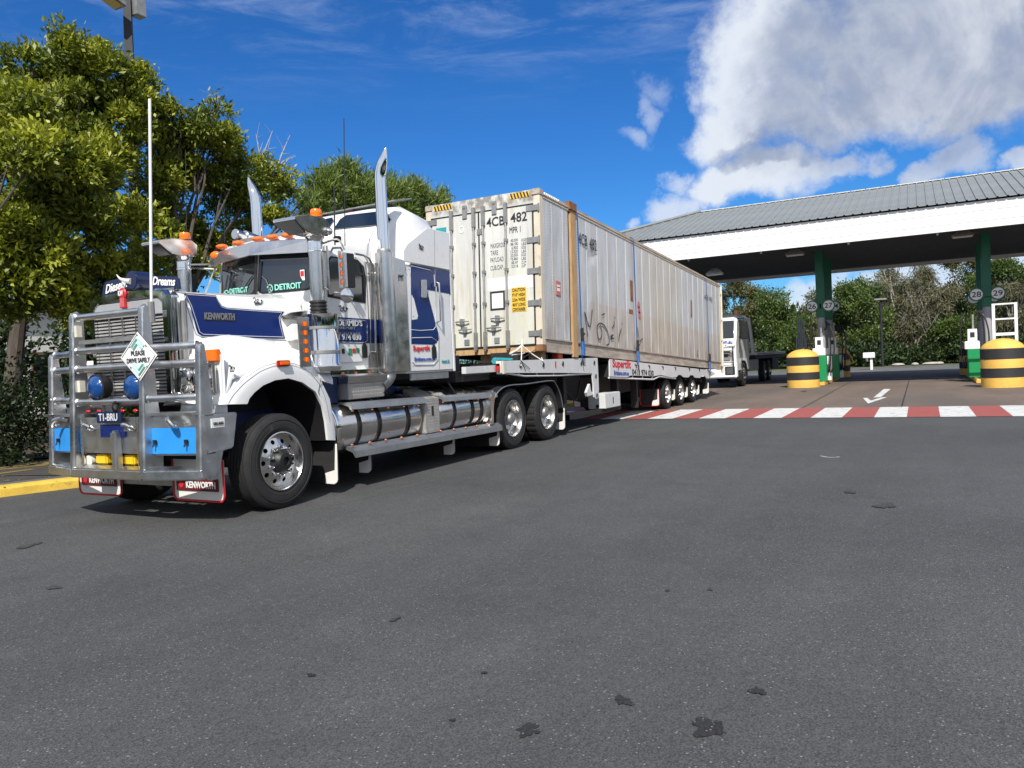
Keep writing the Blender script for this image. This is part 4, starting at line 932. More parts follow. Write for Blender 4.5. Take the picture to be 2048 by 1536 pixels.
for (a, b, c, d) in ((1260, 560, 1266, 602), (1258, 618, 1266, 628), (1381, 600, 1384, 634)):
    p, q = cs(a, b), cs(c, d); bx('scrape', 'rust', ct, p.x, q.x, -.0055, .0, q.z, p.z)
for a in ((1277, 610), (1278, 620), (1279, 630)): p = cs(*a); G().cyl((p.x, -.0, p.z), (p.x, -.006, p.z), .09, n=14).build('round_sticker', 'faded_red', ct)
# cream frame clamped to the rear end
ef = G()
for y_ in (-.02, 2.44): ef.box(CL+.10, CL+.18, y_, y_+.08, -.10, 2.93)
for h in (.1, 1.0, 1.7, 2.6): ef.box(CL, CL+.10, -.01, .05, h, h+.05).box(CL+.10, CL+.16, .05, 2.5, h, h+.06)
ef.build('end_frame', 'cream_steel', ct, bev=.008)

# ------------------------------------------------------------------ wheels
Cc = 7.33
def rim_disc(r0, r1, nh, hr, h):
    """annulus with real hand holes; axis +h"""
    vs = []; fs = []; m = 16
    for k in range(nh):
        ph = 2*math.pi*k/nh; hw = math.pi/nh; rc = (r0+r1)/2; b = len(vs)
        for ring in (0, 1):
            for i in range(m):
                a = 2*math.pi*i/m; ca, sa = math.cos(a), math.sin(a)
                if ring == 0: u = hr/rc*ca/1; v = hr*sa*.95
                else: q = 1/max(abs(ca), abs(sa)); u = hw*ca*q; v = (r1-r0)/2*sa*q
                vs.append(((rc+v)*math.cos(ph+u), (rc+v)*math.sin(ph+u), h))
        for i in range(m): j = (i+1) % m; fs.append((b+i, b+j, b+m+j, b+m+i))
    return vs, fs
def axv(side):  # local disc coords -> world offsets; outward = side*y
    return lambda v: (v[0], side*v[2], v[1])
def wheel(parent, x, yo, R_, width, kind, side=-1, zc=None, lug=False):
    """yo = outer face; outward direction is side*y"""
    zc = R_ if zc is None else zc; d = (0, side, 0); o = (x, yo-side*width, zc); rr = .30*R_/.515
    q = R_; w = width
    prof = [(rr*1.0, .02), (rr*1.16, .0), (q*.80, -.004), (q*.93, .012), (q*.985, .035)]
    tw = w-.07; gn = 5
    for k in range(gn):
        a = .035+tw*k/gn; b = a+tw/gn; prof += [(q, a+.006), (q, b-.010), (q-.011, b-.008), (q-.011, b)]
    prof += [(q*.985, w-.035), (q*.93, w-.012), (q*.80, w+.004), (rr*1.16, w), (rr*1.0, w-.02)]
    mod = (lambda k, i: (.013 if (i % 4 < 1 and .93*q < prof[k][0]) else 0)) if lug else (lambda k, i: (.004 if (i % 2 and prof[k][0] >= q-.001 and k < 9) else 0))
    ty = G().lathe(prof, o, d, 112, mod=mod).build('tyre', 'rubber', parent, ang=28)
    W_ = w
    tl = G()
    for rr_, m_ in ((.70, .0035), (.86, .003)): tl.lathe([(q*rr_, W_-.012 if rr_ > .8 else W_), (q*rr_+.004, W_+.004), (q*rr_+.010, W_-.0)], o, d, 48)
    tl.build('sidewall_ring', 'rubber', ty)
    s = .515/R_
    if kind == 'front':
        rim = G().lathe([(rr*1.06, W_+.002), (rr*1.02, W_+.004), (rr*.985, W_-.012), (rr*.96, W_-.06), (rr*.90, W_-.085), (rr*.86, W_-.075)], o, d, 64)
        vs, fs = rim_disc(rr*.60, rr*.86, 10, .026/s, 0)
        rim.add([(o[0]+v[0], o[1]+side*(W_-.075+.03*(1-(math.hypot(v[0], v[1])/rr-.6)/.26)), o[2]+v[1]) for v in vs], fs)
        rim.lathe([(rr*.60, W_-.045), (rr*.50, W_-.035), (rr*.40, W_-.035)], o, d, 64)
        r_ = rim.build('rim', 'polished', parent, ang=40)
        bk = G().lathe([(rr*.95, W_-.13), (.02, W_-.13)], o, d, 32).build('brake_drum', 'black', r_)
        hb_ = G().lathe([(rr*.42, W_-.05), (rr*.42, W_-.0), (rr*.33, W_+.03), (rr*.30, W_+.055), (rr*.16, W_+.06), (.15*rr, W_+.03), (.001, W_+.03)], o, d, 28).build('hub', 'black', r_)
        nu = G()
        for k in range(10):
            a = 2*math.pi*(k+.5)/10; c = (x+rr*.52*math.cos(a), yo+side*(-.035), zc+rr*.52*math.sin(a))
            nu.lathe([(.021, 0), (.023, .01), (.015, .02), (.015, .052), (.009, .062), (.001, .064)], c, d, 10)
        tag(nu.build('wheel_nuts', 'chrome', r_), kind='stuff')
    else:
        rim = G().lathe([(rr*1.06, W_+.002), (rr*1.02, W_+.004), (rr*.975, W_-.012), (rr*.95, W_-.07), (rr*.90, W_-.15), (rr*.84, W_-.165)], o, d, 64)
        vs, fs = rim_disc(rr*.58, rr*.84, 10, .022/s, 0); rim.add([(o[0]+v[0], o[1]+side*(W_-.165), o[2]+v[1]) for v in vs], fs)
        rim.lathe([(rr*.58, W_-.165), (rr*.40, W_-.16)], o, d, 48)
        r_ = rim.build('rim', 'rim_alloy', parent, ang=40)
        G().lathe([(rr*.95, W_-.21), (.02, W_-.21)], o, d, 32).build('brake_drum', 'black', r_)
        G().lathe([(rr*.40, W_-.17), (rr*.38, W_-.10), (rr*.34, W_-.06), (rr*.30, W_-.02), (rr*.2, W_-.01), (.001, W_-.01)], o, d, 24).build('hub', 'galv', r_)
    return ty

# ------------------------------------------------------------------ the trailer
tr = thing('tilt_trailer', 'white edged step deck tilt trailer behind the prime mover', 'trailer', (9.7, Cc, 0))
YN = 6.04; YF = 2*Cc-YN
def PY(l, y=YN): return [(p.x, p.z) for p in (pp(a, b, y=y) for a, b in l)]
def both(g_fn, name, m, parent, **k):
    for q in (0, 1):
        g = g_fn()
        if q: g.v = [(x, 2*Cc-y, z) for x, y, z in g.v]
        o = g.build(name, m, parent, **k)
    return o
fr = PY([(1002, 722), (1195, 715.5), (1196.5, 741), (1198, 778), (1197, 796), (1192, 798), (1188, 794), (1187, 768), (1184.5, 747), (1130, 746), (1003, 746)])
both(lambda: G().prism(fr, 'y', YN, YN+.03), 'front_side_rail', 'trailer_white', tr, bev=.004)
rd = PY([(1219.5, 718), (1421, 740.5), (1431, 747.5), (1417, 756.5), (1413, 756), (1409, 751.5), (1404, 751.5), (1400, 756), (1390, 755.5), (1386, 750.5), (1381, 750.5), (1377, 755), (1367, 754.5), (1362, 750), (1357, 750), (1353, 754.5), (1345, 755.5), (1322, 750), (1308, 752.5), (1262, 751), (1254, 755), (1220, 753)])
both(lambda: G().prism(rd, 'y', YN, YN+.03), 'rear_side_rail', 'trailer_white', tr, bev=.004)
z7 = lambda l: [(1060+a/5.12, 640+b/5.12) for a, b in l]
def rodline(l, r=.014): return [(x, YN+.03, z) for x, z in PY(l)]
both(lambda: G().tube(rodline(z7([(820, 590), (1000, 598), (1270, 608), (1335, 577), (1500, 600)])), .022, 6), 'lower_rod', 'trailer_white', tr)
both(lambda: G().tube(rodline([(1012, 746), (1052, 752), (1120, 751), (1187, 747)]), .018, 6), 'lower_rod', 'trailer_white', tr)
g = G()
for a, b, c, d in ((1040, 746, 1041, 750), (1076, 746, 1077, 751), (1109, 746, 1110, 751), (1139, 746, 1140, 750), (1168, 746, 1170, 748), (1268, 751, 1266, 757), (1288, 751.5, 1286, 758), (1308, 752, 1305, 758), (1322, 750, 1321, 753), (1337, 753, 1336, 756)):
    (x0, z0), (x1, z1) = PY([(a, b), (c, d)]); g.tube([(x0, YN+.03, z0), (x1, YN+.03, z1)], .016, 5)
g.build('rod_strut', 'trailer_white', tr)
for a, b in ((1040.5, 730.5), (1086, 729.5), (1125, 727), (1162, 726), (1188, 725), (1191, 752), (1193, 790)):
    (x0, z0), = PY([(a, b)]); q = G().cyl((x0, YN-.002, z0), (x0, YN-.010, z0), .042, n=14).build('tie_down_hole', 'black', tr); G().lathe([(.036, 0), (.048, .004), (.042, .012)], (x0, YN-.003, z0), (0, -1, 0), 14).build('hole_rim', 'galv', q)
for i, a in enumerate((1271, 1298, 1325, 1350, 1378, 1398, 1415)):
    x0 = pp(a, 737, y=YN).x; z0 = pp(a, 733.5+(a-1271)*.058, y=YN).z; G().tube([(x0-.05, YN-.006, z0+.05), (x0+.04, YN-.012, z0+.04), (x0+.04, YN-.006, z0-.04)], .012, 5).build('rope_hook', 'letter_dark', tr)
G().prism([(14.55, .78), (14.75, .95), (14.8, .80), (14.97, .72), (14.6, .70)], 'y', YN+.01, YN+.06).build('hook_plate', 'trailer_white', tr)
# deck planks
g = G()
nb = 15
dk = [(x, z) for x, z in PY([(1005, 722), (1195, 715.5)])]; sl1 = (dk[1][1]-dk[0][1])/(dk[1][0]-dk[0][0])
for i in range(9):
    y0 = YN+.03+i*(YF-YN-.06)/9; g = G().slab([(11.0, y0+.004, dk[0][1]-.04), (15.22, y0+.004, dk[1][1]-.04), (15.22, y0+.262, dk[1][1]-.04), (11.0, y0+.262, dk[0][1]-.04)], (0, 0, -.05)).build('deck_plank', 'trailer_dark', tr)
dr_ = PY([(1219.5, 718), (1421, 740.5)])
G().slab([(dr_[0][0], YN+.03, dr_[0][1]-.05), (dr_[1][0], YN+.03, dr_[1][1]-.05), (dr_[1][0], YF-.03, dr_[1][1]-.05), (dr_[0][0], YF-.03, dr_[0][1]-.05)], (0, 0, -.06)).build('rear_deck', 'trailer_dark', tr)
G().slab([(dr_[0][0], YN+.03, dr_[0][1]), (dr_[0][0], YF-.03, dr_[0][1]), (dr_[0][0], YF-.03, 1.05), (dr_[0][0], YN+.03, 1.05)], (.03, 0, 0)).build('deck_front_beam', 'trailer_dark', tr)
g = G()
for y_ in (Cc-.5, Cc+.5):
    g.prism([(10.0, 1.38), (15.4, 1.36), (25.0, .74), (25.0, .60), (15.8, .55), (15.0, .62), (14.2, .95), (10.0, 1.18)], 'y', y_-.06, y_+.06)
for x_ in np.arange(11.2, 15.2, .55): g.box(x_, x_+.06, YN+.05, YF-.05, 1.24, 1.38)
for x_ in np.arange(16.2, 25, .6): z_ = 1.3-(x_-15.95)*.065; g.box(x_, x_+.06, YN+.05, YF-.05, z_-.18, z_)
g.build('chassis_beam', 'trailer_dark', tr)
g = G()
for y_ in (YN+.30, YF-.30):
    bx('landing_leg', 'trailer_dark', tr, 13.9, 14.05, y_-.07, y_+.07, .3, 1.3, bev=.01); bx('hanger_leg', 'trailer_dark', tr, 16.9, 17.06, y_-.08, y_+.08, .25, 1.0); bx('hanger_leg', 'trailer_dark', tr, 18.3, 18.4, y_-.08, y_+.08, .2, .95)
g.box(13.75, 16.8, YN+.10, YN+.18, .28, .38).box(13.75, 13.85, YN+.1, YF-.1, .28, .38)
g.build('under_run_bar', 'trailer_dark', tr)
tb('air_line', 'black', tr, smooth([(13.9, YN+.35, 1.1), (14.2, YN+.3, .8), (14.9, YN+.4, .62), (15.4, YN+.5, 1.0)], 6), .02, 6)
for k in range(4): tb('coiled_line', 'chassis', tr, smooth([(13.4+.03*k, YN+.5, 1.15), (13.8+.05*k, YN+.5, .85-.03*k), (14.4+.05*k, YN+.5, 1.1)], 6), .012, 5)
# white tool box hanging below the gap
a, b = PY([(1211, 789), (1240, 821)]); tbx = G().box(15.55, 16.5, YN, YN+.4, .37, .70).build('underslung_box', 'trailer_white', tr, bev=.012)
G().box(16.02, 16.06, YN-.006, YN+.02, .46, .60).build('slot', 'black', tbx)
G().cyl((15.545, YN+.18, .43), (15.54, YN+.18, .43), .04, n=12).build('hole', 'black', tbx)
for x_ in (20.47, 21.80, 23.13):
    for side in (-1, 1):
        yo = Cc+side*1.215; wheel(tr, x_, yo, .415, .22, 'rear', side); wheel(tr, x_, yo-side*.25, .415, .22, 'rear', side)
    cy('axle', 'trailer_dark', tr, (x_, Cc-.9, .42), (x_, Cc+.9, .42), .07)
    bx('suspension_box', 'trailer_dark', tr, x_-.35, x_+.15, Cc-.6, Cc-.44, .35, .8); bx('suspension_box', 'trailer_dark', tr, x_-.35, x_+.15, Cc+.44, Cc+.6, .35, .8)
# mudflaps: black faces with the sunlit corner put on in pale, some bordered red
def flap(parent, x, y0, y1, z0, z1, m='rubber', border=None, name='mudflap', r=.06, tilt=0.):
    pts = [(y0, z1), (y1, z1)]+[(y1-r+r*math.cos(R(a)), z0+r+r*math.sin(R(a))) for a in (0, -30, -60, -90)]+[(y0+r+r*math.cos(R(a)), z0+r+r*math.sin(R(a))) for a in (-90, -120, -150, -180)]
    f = G().slab([(x+tilt*(z1-z), y, z) for y, z in pts], (.012, 0, 0)).build(name, m, parent)
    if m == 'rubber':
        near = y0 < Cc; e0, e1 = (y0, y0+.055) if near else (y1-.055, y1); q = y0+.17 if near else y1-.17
        poly = [(y0+.004, z1-.02), (y0+.03, z1-.02), (y0+.05, z0+.17), (y0+.20, z0+.13), (y0+.20, z0+.008), (y0+.06, z0+.006), (y0+.02, z0+.03), (y0+.006, z0+.06)]  # sunlit outer strip and lower corner of the flap, laid on as a pale piece
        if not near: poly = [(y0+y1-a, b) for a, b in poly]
        G().slab([(x-.003+tilt*(z1-z), y, z) for y, z in poly], (.002, 0, 0)).build('flap_lit_corner', 'flap_white', f)
    if border: 
        g = G().tube([(x-.004+tilt*(z1-z), y, z) for y, z in pts[1:]+[pts[0]]], .011, 5); g.build('border', border, f)
    return f
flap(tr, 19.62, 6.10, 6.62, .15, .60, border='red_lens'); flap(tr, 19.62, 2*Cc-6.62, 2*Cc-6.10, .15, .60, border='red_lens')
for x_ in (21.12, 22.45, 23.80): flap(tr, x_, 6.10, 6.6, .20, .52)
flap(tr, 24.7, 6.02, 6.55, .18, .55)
g = G()
for x_ in (20.47, 21.8, 23.13): g.tube([(x_+.47*math.cos(R(a)), 6.36, .42+.47*math.sin(R(a))) for a in range(25, 160, 15)], .012, 4)
g.build('guard_hoop', 'trailer_dark', tr)
def tsd(s, m, a, b, h, **k): p, q = pp(*a, y=YN), pp(*b, y=YN); return text(s, m, tr, (p.x, YN-.001, p.z), Vector((q.x-p.x, 0, q.z-p.z)), Vector((-(q.z-p.z), 0, q.x-p.x)), (q-p).length, h, **k)
tsd('Supertilt', 'letter_red', (1225, 739), (1261.5, 741.5), .24, bold=.02); tsd('Brisbane.com.au', 'letter_blue', (1228, 750), (1257.5, 751), .105, bold=.012)
tsd('0413 974 030', 'letter_dark', (1264, 749.5), (1307, 752), .14, bold=.01)
bx('sticker', 'red', tr, pp(1110, 730, y=YN).x, pp(1112, 730, y=YN).x, YN-.006, YN-.001, 1.33, 1.45)
# the low nose of the trailer between sleeper and deck
bx('nose_beam', 'trailer_white', tr, 10.05, 11.0, YN+.12, YN+.2, 1.32, 1.43, bev=.006); bx('nose_beam', 'trailer_white', tr, 10.05, 11.0, YF-.2, YF-.12, 1.32, 1.43)
bx('nose_plate', 'trailer_dark', tr, 9.95, 11.0, YN+.25, YF-.25, 1.2, 1.36); bx('nose_joint', 'cream_steel', tr, 11.0, 11.09, YN-.012, YN+.12, 1.28, 1.50, bev=.008)
bx('marker_light', 'red_lens', tr, 10.94, 10.99, YN+.02, YN+.1, 1.34, 1.42)
bx('battery_box', 'trailer_dark', tr, 10.0, 10.5, YN+.5, YN+1.0, 1.37, 1.62, bev=.01); bx('label_plate', 'plastic_white', tr, 9.99, 9.998, YN+.6, YN+.85, 1.43, 1.55)
tb('air_line', 'black', tr, smooth([(9.75, 6.9, 1.5), (9.9, 6.7, 1.25), (10.2, 6.6, 1.1), (10.6, 6.8, 1.2)], 6), .018, 6)
tb('air_line', 'black', tr, smooth([(9.75, 6.3, 1.2), (9.95, 6.25, .95), (10.3, 6.4, .8), (10.7, 6.7, .95)], 6), .016, 6)

# things lying on the deck under the container nose
G().box(12.35, 12.62, 6.45, 7.02, 1.475, 1.655).build('x', 'rubber'); o = bpy.data.objects['x']; o.name = 'rubber_block'; tag(o, 'black rubber block wedged under the container doors', 'block')
for i, (a, b) in enumerate(((6.15, 6.42), (7.15, 7.45))): tag(bx('timber_block', 'timber', None, 12.72, 12.9, a, b, 1.475, 1.64), ('timber block under the near corner of the container', 'timber block under the middle of the container doors')[i], 'block', 'timber blocks on the trailer deck')
o = bx('rubber_chock', 'rubber', None, 12.9, 13.1, 6.2, 6.35, 1.475, 1.6); tag(o, 'small dark chock between timber block and deck edge', 'chock')
o = bx('orange_canister', 'orange_box', None, pp(1108, 700, y=6.2).x, pp(1118, 700, y=6.2).x, 6.12, 6.26, 1.475, 1.66, bev=.02); tag(o, 'small orange red canister on the deck below the container side', 'canister')
# loose white lashings over the deck edge
ls = thing('loose_lashing', 'pale webbing lashings crossed over the trailer edge below the doors', 'rope', (12.0, 6.05, 1.48))
for i, (a, b, c, d, ya, yb) in enumerate(((1020, 707, 1045, 690, 6.3, 6.3), (1044, 680, 1042, 732, 6.22, 6.02), (1043, 690, 1086, 722, 6.3, 6.02), (1086, 722, 1074, 690, 6.02, 6.45), (1086, 722, 1060, 700, 6.02, 6.6), (1024, 710, 1060, 702, 6.25, 6.5))):
    p, q = pp(a, b, y=ya), pp(c, d, y=yb); tb('lashing', 'flap_white', ls, [p, p.lerp(q, .5)+Vector((0, 0, -.02)), q], .010 if i else .02, 5)
for a, b, c, d in ((1042, 720, 1052, 742), (1042, 722, 1060, 738), (1046, 716, 1070, 700)):
    p, q = pp(a, b, y=6.03), pp(c, d, y=6.02); tb('dark_cord', 'letter_dark', ls, [p, q], .007, 4)
o = tb('folded_tarp', 'teal', None, [(11.2, 6.3, 1.50), (11.6, 6.5, 1.52), (12.0, 6.4, 1.50)], .05, 6); tag(o, 'small roll of green tarp on the front of the deck', 'tarp')
# blue ratchet straps
def strap(ptop, prat, pbot, label):
    a, b = pp(*ptop, y=6.0), pp(*pbot, y=6.01); t = thing('ratchet_strap', label, 'strap', (b.x, 6.0, b.z), 'blue ratchet straps over the container')
    dy = .028; top = Vector((a.x, 6.02, a.z+.012)); g = G()
    path = [(b.x, 6.01, b.z), (a.x+.01, 6.01-.022, a.z-.05), (a.x, 6.02, a.z+.03), (a.x, 7.29, a.z+.06), (a.x, 8.57, a.z+.03), (b.x, 8.6, b.z)]
    for p, q in zip(path[:-1], path[1:]):
        p, q = Vector(p), Vector(q); g.add([p+Vector((-dy, 0, 0)), q+Vector((-dy, 0, 0)), q+Vector((dy, 0, 0)), p+Vector((dy, 0, 0))], [(0, 1, 2, 3)]); 
        n_ = (q-p).cross(Vector((1, 0, 0))).normalized()*.004; g.add([p+n_+Vector((-dy, 0, 0)), q+n_+Vector((-dy, 0, 0)), q+n_+Vector((dy, 0, 0)), p+n_+Vector((dy, 0, 0))], [(3, 2, 1, 0)])
    g.build('webbing', 'blue_strap', t, ang=0)
    c = pp(*prat, y=5.99); G().box(c.x-.045, c.x+.045, 5.955, 5.998, c.z-.14, c.z+.10).cyl((c.x-.06, 5.96, c.z), (c.x+.06, 5.96, c.z), .03, n=10).box(c.x-.05, c.x-.035, 5.92, 5.99, c.z-.12, c.z+.12).build('ratchet', 'letter_dark', t, bev=.006)
    G().box(c.x-.03, c.x+.05, 5.95, 5.985, c.z-.42, c.z-.14).build('tail', 'blue_strap', t)
    G().tube([(b.x, 6.0, b.z+.02), (b.x, 5.99, b.z-.05), (b.x+.02, 6.0, b.z-.09)], .012, 6).build('hook', 'letter_dark', t)
strap((1153, 422), (1163, 668), (1165, 722), 'first blue strap, beside the rusty post and across the number 4CB')
strap((1266, 477), (1274, 690), (1276, 732), 'middle blue strap down the container above the word Supertilt')
strap((1412, 558), (1418, 715), (1420, 745), 'rearmost blue strap near the far end of the container')

# ------------------------------------------------------------------ the prime mover
tk = thing('prime_mover', 'white and navy bonneted prime mover with chrome stacks and a big aluminium bull bar', 'truck', (5.0, Cc, 0))
def mirror(g): g.v = [(x, 2*Cc-y, z) for x, y, z in g.v]; return g
def pair(fn, name, m, parent=tk, **k):
    a = fn().build(name, m, parent, **k); b = mirror(fn()).build(name, m, parent, **k); return a, b
# chassis, axles, engine block in the dark
g = G()
for y_ in (Cc-.43, Cc+.43): g.box(5.5, 14.0, y_-.04, y_+.04, .78, 1.04)
for x_ in (6.6, 7.8, 9.0, 10.2, 11.0, 12.1, 13.2, 13.9): g.box(x_, x_+.1, Cc-.39, Cc+.39, .82, 1.0)
g.build('chassis_rail', 'blue_frame', tk)
bx('engine', 'chassis', tk, 5.7, 7.0, Cc-.45, Cc+.45, .75, 1.9, bev=.05); bx('gearbox', 'chassis', tk, 7.0, 8.6, Cc-.35, Cc+.35, .55, 1.3, bev=.05)
bx('fifth_wheel', 'chassis', tk, 11.6, 12.6, Cc-.45, Cc+.45, 1.05, 1.18, bev=.03); bx('cross_deck', 'chassis', tk, 9.7, 11.0, Cc-.5, Cc+.5, 1.04, 1.10)
for x_ in (6.08, 11.43, 12.78): cy('axle', 'chassis', tk, (x_, Cc-1.0, .515), (x_, Cc+1.0, .515), .09)
for x_ in (11.43, 12.78): G().ball((x_, Cc, .52), .28, .25, .26).build('differential', 'chassis', tk)
bx('under_panel', 'black', tk, 6.9, 10.6, 6.85, 7.9, .55, .8)
for s_ in (-1, 1):
    wheel(tk, 6.08, Cc+s_*1.235, .515, .30, 'front', s_)
    for x_ in (11.43, 12.78): wheel(tk, x_, Cc+s_*1.225, .515, .26, 'rear', s_, lug=True); wheel(tk, x_, Cc+s_*.925, .515, .26, 'rear', s_, lug=True)

# bonnet: a loft with flat slanting sides
def hy(x): return 6.69-(x-5.30)*.129                                       # near side plane of the bonnet
def hsec(x, zt, zs, zb):
    w = Cc-hy(x); pts = [(w, zb), (w, zs-.10), (w-.02, zs-.04), (w-.07, zs+.005), (w-.16, zs+.028), (w*.5, zt-.01), (0, zt)]
    return [(x, Cc-a, z) for a, z in pts]+[(x, Cc+a, z) for a, z in reversed(pts[:-1])]
bn = G().loft([hsec(5.30, 2.395, 2.33, 1.30), hsec(5.9, 2.40, 2.325, 1.45), hsec(6.5, 2.41, 2.315, 1.50), hsec(7.02, 2.44, 2.32, 1.50)]).build('bonnet', 'white_paint', tk, ang=30)
def hs(px, py):
    d = pdir(px, py); t = (6.69+5.30*.129)/(d.y+.129*d.x); return Vector((d.x*t, d.y*t, CH+d.z*t))
HN = Vector((-.129, -1, 0)).normalized()
z2 = lambda l: [(320+a/4.8, 380+b/4.8) for a, b in l]
def on_hood(pxs, m, name, parent, th=.004, lift=.001): pts = [hs(*p)+HN*lift for p in pxs]; return G().slab(pts, HN*th).build(name, m, parent)
hb_ = z2([(228, 992), (300, 993), (535, 1012), (560, 1060), (592, 1112), (640, 1130), (900, 1150), (1190, 1168), (1150, 1222), (1163, 1290), (1200, 1428), (1100, 1428), (760, 1418), (400, 1402), (362, 1375), (345, 1330), (290, 1120), (258, 1040)])
on_hood(hb_, 'blue_paint', 'blue_flash', tk)
P_ = [hs(*p)+HN*.006 for p in z2([(250, 1003), (535, 1022), (556, 1065), (590, 1122), (640, 1140), (900, 1160), (1165, 1176), (1140, 1225), (1150, 1290), (1180, 1412), (760, 1400), (412, 1385), (380, 1362), (300, 1110), (262, 1035), (250, 1003)])]
tb('pinstripe', 'letter_pale', tk, P_, .0035, 4)
a, b = hs(408, 640), hs(468, 641.5); d_ = (b-a)
bp_ = on_hood([(407, 640), (469, 643), (470, 628), (407, 625)], 'letter_dark', 'name_plate', tk, .004, .005)
text('KENWORTH', 'letter_grey', bn, a+HN*.008+Vector((0, 0, .005)), d_, NU, d_.length, .075, bold=.02, depth=.006)
for l_ in ([(395, 1414), (780, 1430), (1212, 1444)], [(1355, 1085), (1352, 1120), (1362, 1152)], [(232, 1000), (262, 1130), (345, 1385), (400, 1412)]):
    tb('panel_gap', 'letter_dark', tk, [hs(*p)+HN*.001 for p in z2(l_)], .0035, 4)
for p in z2([(1385, 1160), (1410, 1162), (1436, 1164), (1380, 1190)]): c = hs(*p)+HN*.002; G().ball(c, .008, .005, .008, 8, 4).build('rivet', 'galv', tk)
# vents, latch and bracket behind the flash
sc_ = lambda pxs, m, nm, th=.05: G().slab([hs(*p)+HN*.0 for p in pxs], HN*th).build(nm, m, tk, bev=.012)
sc_(z2([(1150, 1215), (1225, 1180), (1380, 1160), (1380, 1200), (1350, 1250), (1160, 1240)]), 'polished', 'hood_side_intake', .07)
sc_(z2([(1215, 1330), (1235, 1290), (1330, 1290), (1330, 1430), (1215, 1455)]), 'white_paint', 'intake_cover', .10)
for x0, z0 in ((5.98, 2.28), (7.35, 2.22)):
    pass
def scribble(o, w, parent, nrm_y=-.004, name='scroll_decal', fn=None):
    P = smooth([o+Vector(q) for q in ((0, 0, .03), (.03, 0, .05), (.05, 0, .02), (.02, 0, 0), (.05, 0, -.02), (.09, 0, .0), (.10, 0, .035), (.07, 0, .02), (.12, 0, -.02), (.16, 0, 0), (.15, 0, .03), (.19, 0, .01))], 4)
    g = G(); g.tube([Vector((o.x+(p.x-o.x)*w/.19, p.y+nrm_y, p.z)) for p in P], .006, 4); g.build(name, 'letter_dark', parent, ang=60)
# cowl strip hanging over the bonnet side in white, with decal
scribble(hs(505, 604)+HN*.005, .15, tk)
# front fenders
zo = lambda l: [(380+a/4.266, 680+b/4.266) for a, b in l]
fi = [(495, 808), (499, 797), (509, 785), (526, 771), (550, 760.5), (577, 756.5), (605, 764.5), (631, 783), (645.5, 811), (652, 844), (656, 880)]
fo = [(436, 809), (447, 787), (470, 759), (511, 727), (545, 714), (582, 712.5), (611, 727), (640, 754), (659, 795), (667.5, 844), (671, 881)]
secs = []
for (a, b), (c, d) in zip(fi, fo):
    i_, o_ = pp(a, b, y=6.10), pp(c, d, y=6.15); m_ = i_.lerp(o_, .42); s_ = i_.lerp(o_, .8)
    secs.append([(i_.x, 6.97, i_.z), (i_.x, 6.125, i_.z), (i_.x, 6.10, i_.z), (m_.x, 6.095, m_.z), (s_.x, 6.115, s_.z), (o_.x, 6.17, o_.z), (o_.x+(o_.x-m_.x)*.12, 6.30, o_.z+(o_.z-m_.z)*.12), (o_.x, 6.72, o_.z+(.03)), (o_.x, 6.97, o_.z)])
pair(lambda: G().loft(secs, cap=True), 'front_fender', 'white_paint', ang=38)
well = [[(x_[0][0]-(.0), 6.98, x_[0][2]), (x_[0][0], 6.13, x_[0][2]), (x_[0][0]+(x_[0][0]-6.15)*-.012, 6.13, x_[0][2]-.006), (x_[0][0]+(x_[0][0]-6.15)*-.012, 6.98, x_[0][2]-.006)] for x_ in secs]
pair(lambda: G().loft(well), 'wheel_arch_liner', 'black')
cr_ = [pp(a, b, y=6.095) for a, b in ((452, 799), (463, 783), (486, 760), (519, 737), (548, 727), (580, 726), (605, 735), (633, 760), (650, 795), (660, 844))]
tb('fender_crease', 'letter_grey', tk, [Vector((p.x, 6.094, p.z)) for p in smooth(cr_, 4)], .003, 4)
sm_ = [pp(a, b, y=6.10) for a, b in ((641, 757), (636, 783), (638, 790))]; tb('panel_gap', 'letter_dark', tk, [Vector((p.x, 6.093, p.z)) for p in sm_], .004, 4)
# bulge between bonnet side and fender, and the nose of the fender
def nose():
    A = [(5.40, 1.19), (5.42, 1.60), (5.50, 1.78), (5.9, 1.84), (6.5, 1.80), (7.0, 1.66)]
    secs_ = []
    for x, z in A:
        secs_.append([(x, 6.80, 1.15 if x < 5.5 else 1.4), (x, 6.80, z+.10), (x, 6.62, z+.07 if x > 5.3 else z), (x, 6.42, z-.01), (x, 6.22, z-.14 if x > 5.3 else z-.05), (x, 6.14, (1.19 if x < 5.3 else z-.30)), (x, 6.14, 1.15 if x < 5.4 else z-.36)])
    return G().loft(secs_)
pair(nose, 'fender_shoulder', 'white_paint', ang=50)
pair(lambda: G().box(5.385, 5.43, 6.14, 6.80, 1.17, 1.70), 'fender_front', 'white_paint', bev=.02)
g = G()
for a, b in ((440, 784), (449, 776), (432, 790)): pass
ml = pp(568, 726, y=6.09); o = G().box(ml.x-.11, ml.x+.08, 6.07, 6.10, ml.z-.035, ml.z+.03).build('marker_bezel', 'red_lens', tk, bev=.008); G().box(ml.x-.085, ml.x+.055, 6.055, 6.07, ml.z-.022, ml.z+.018).build('marker_lens', 'amber', o, bev=.006)
scribble(pp(456, 740, y=6.12), .07, tk, -.02)
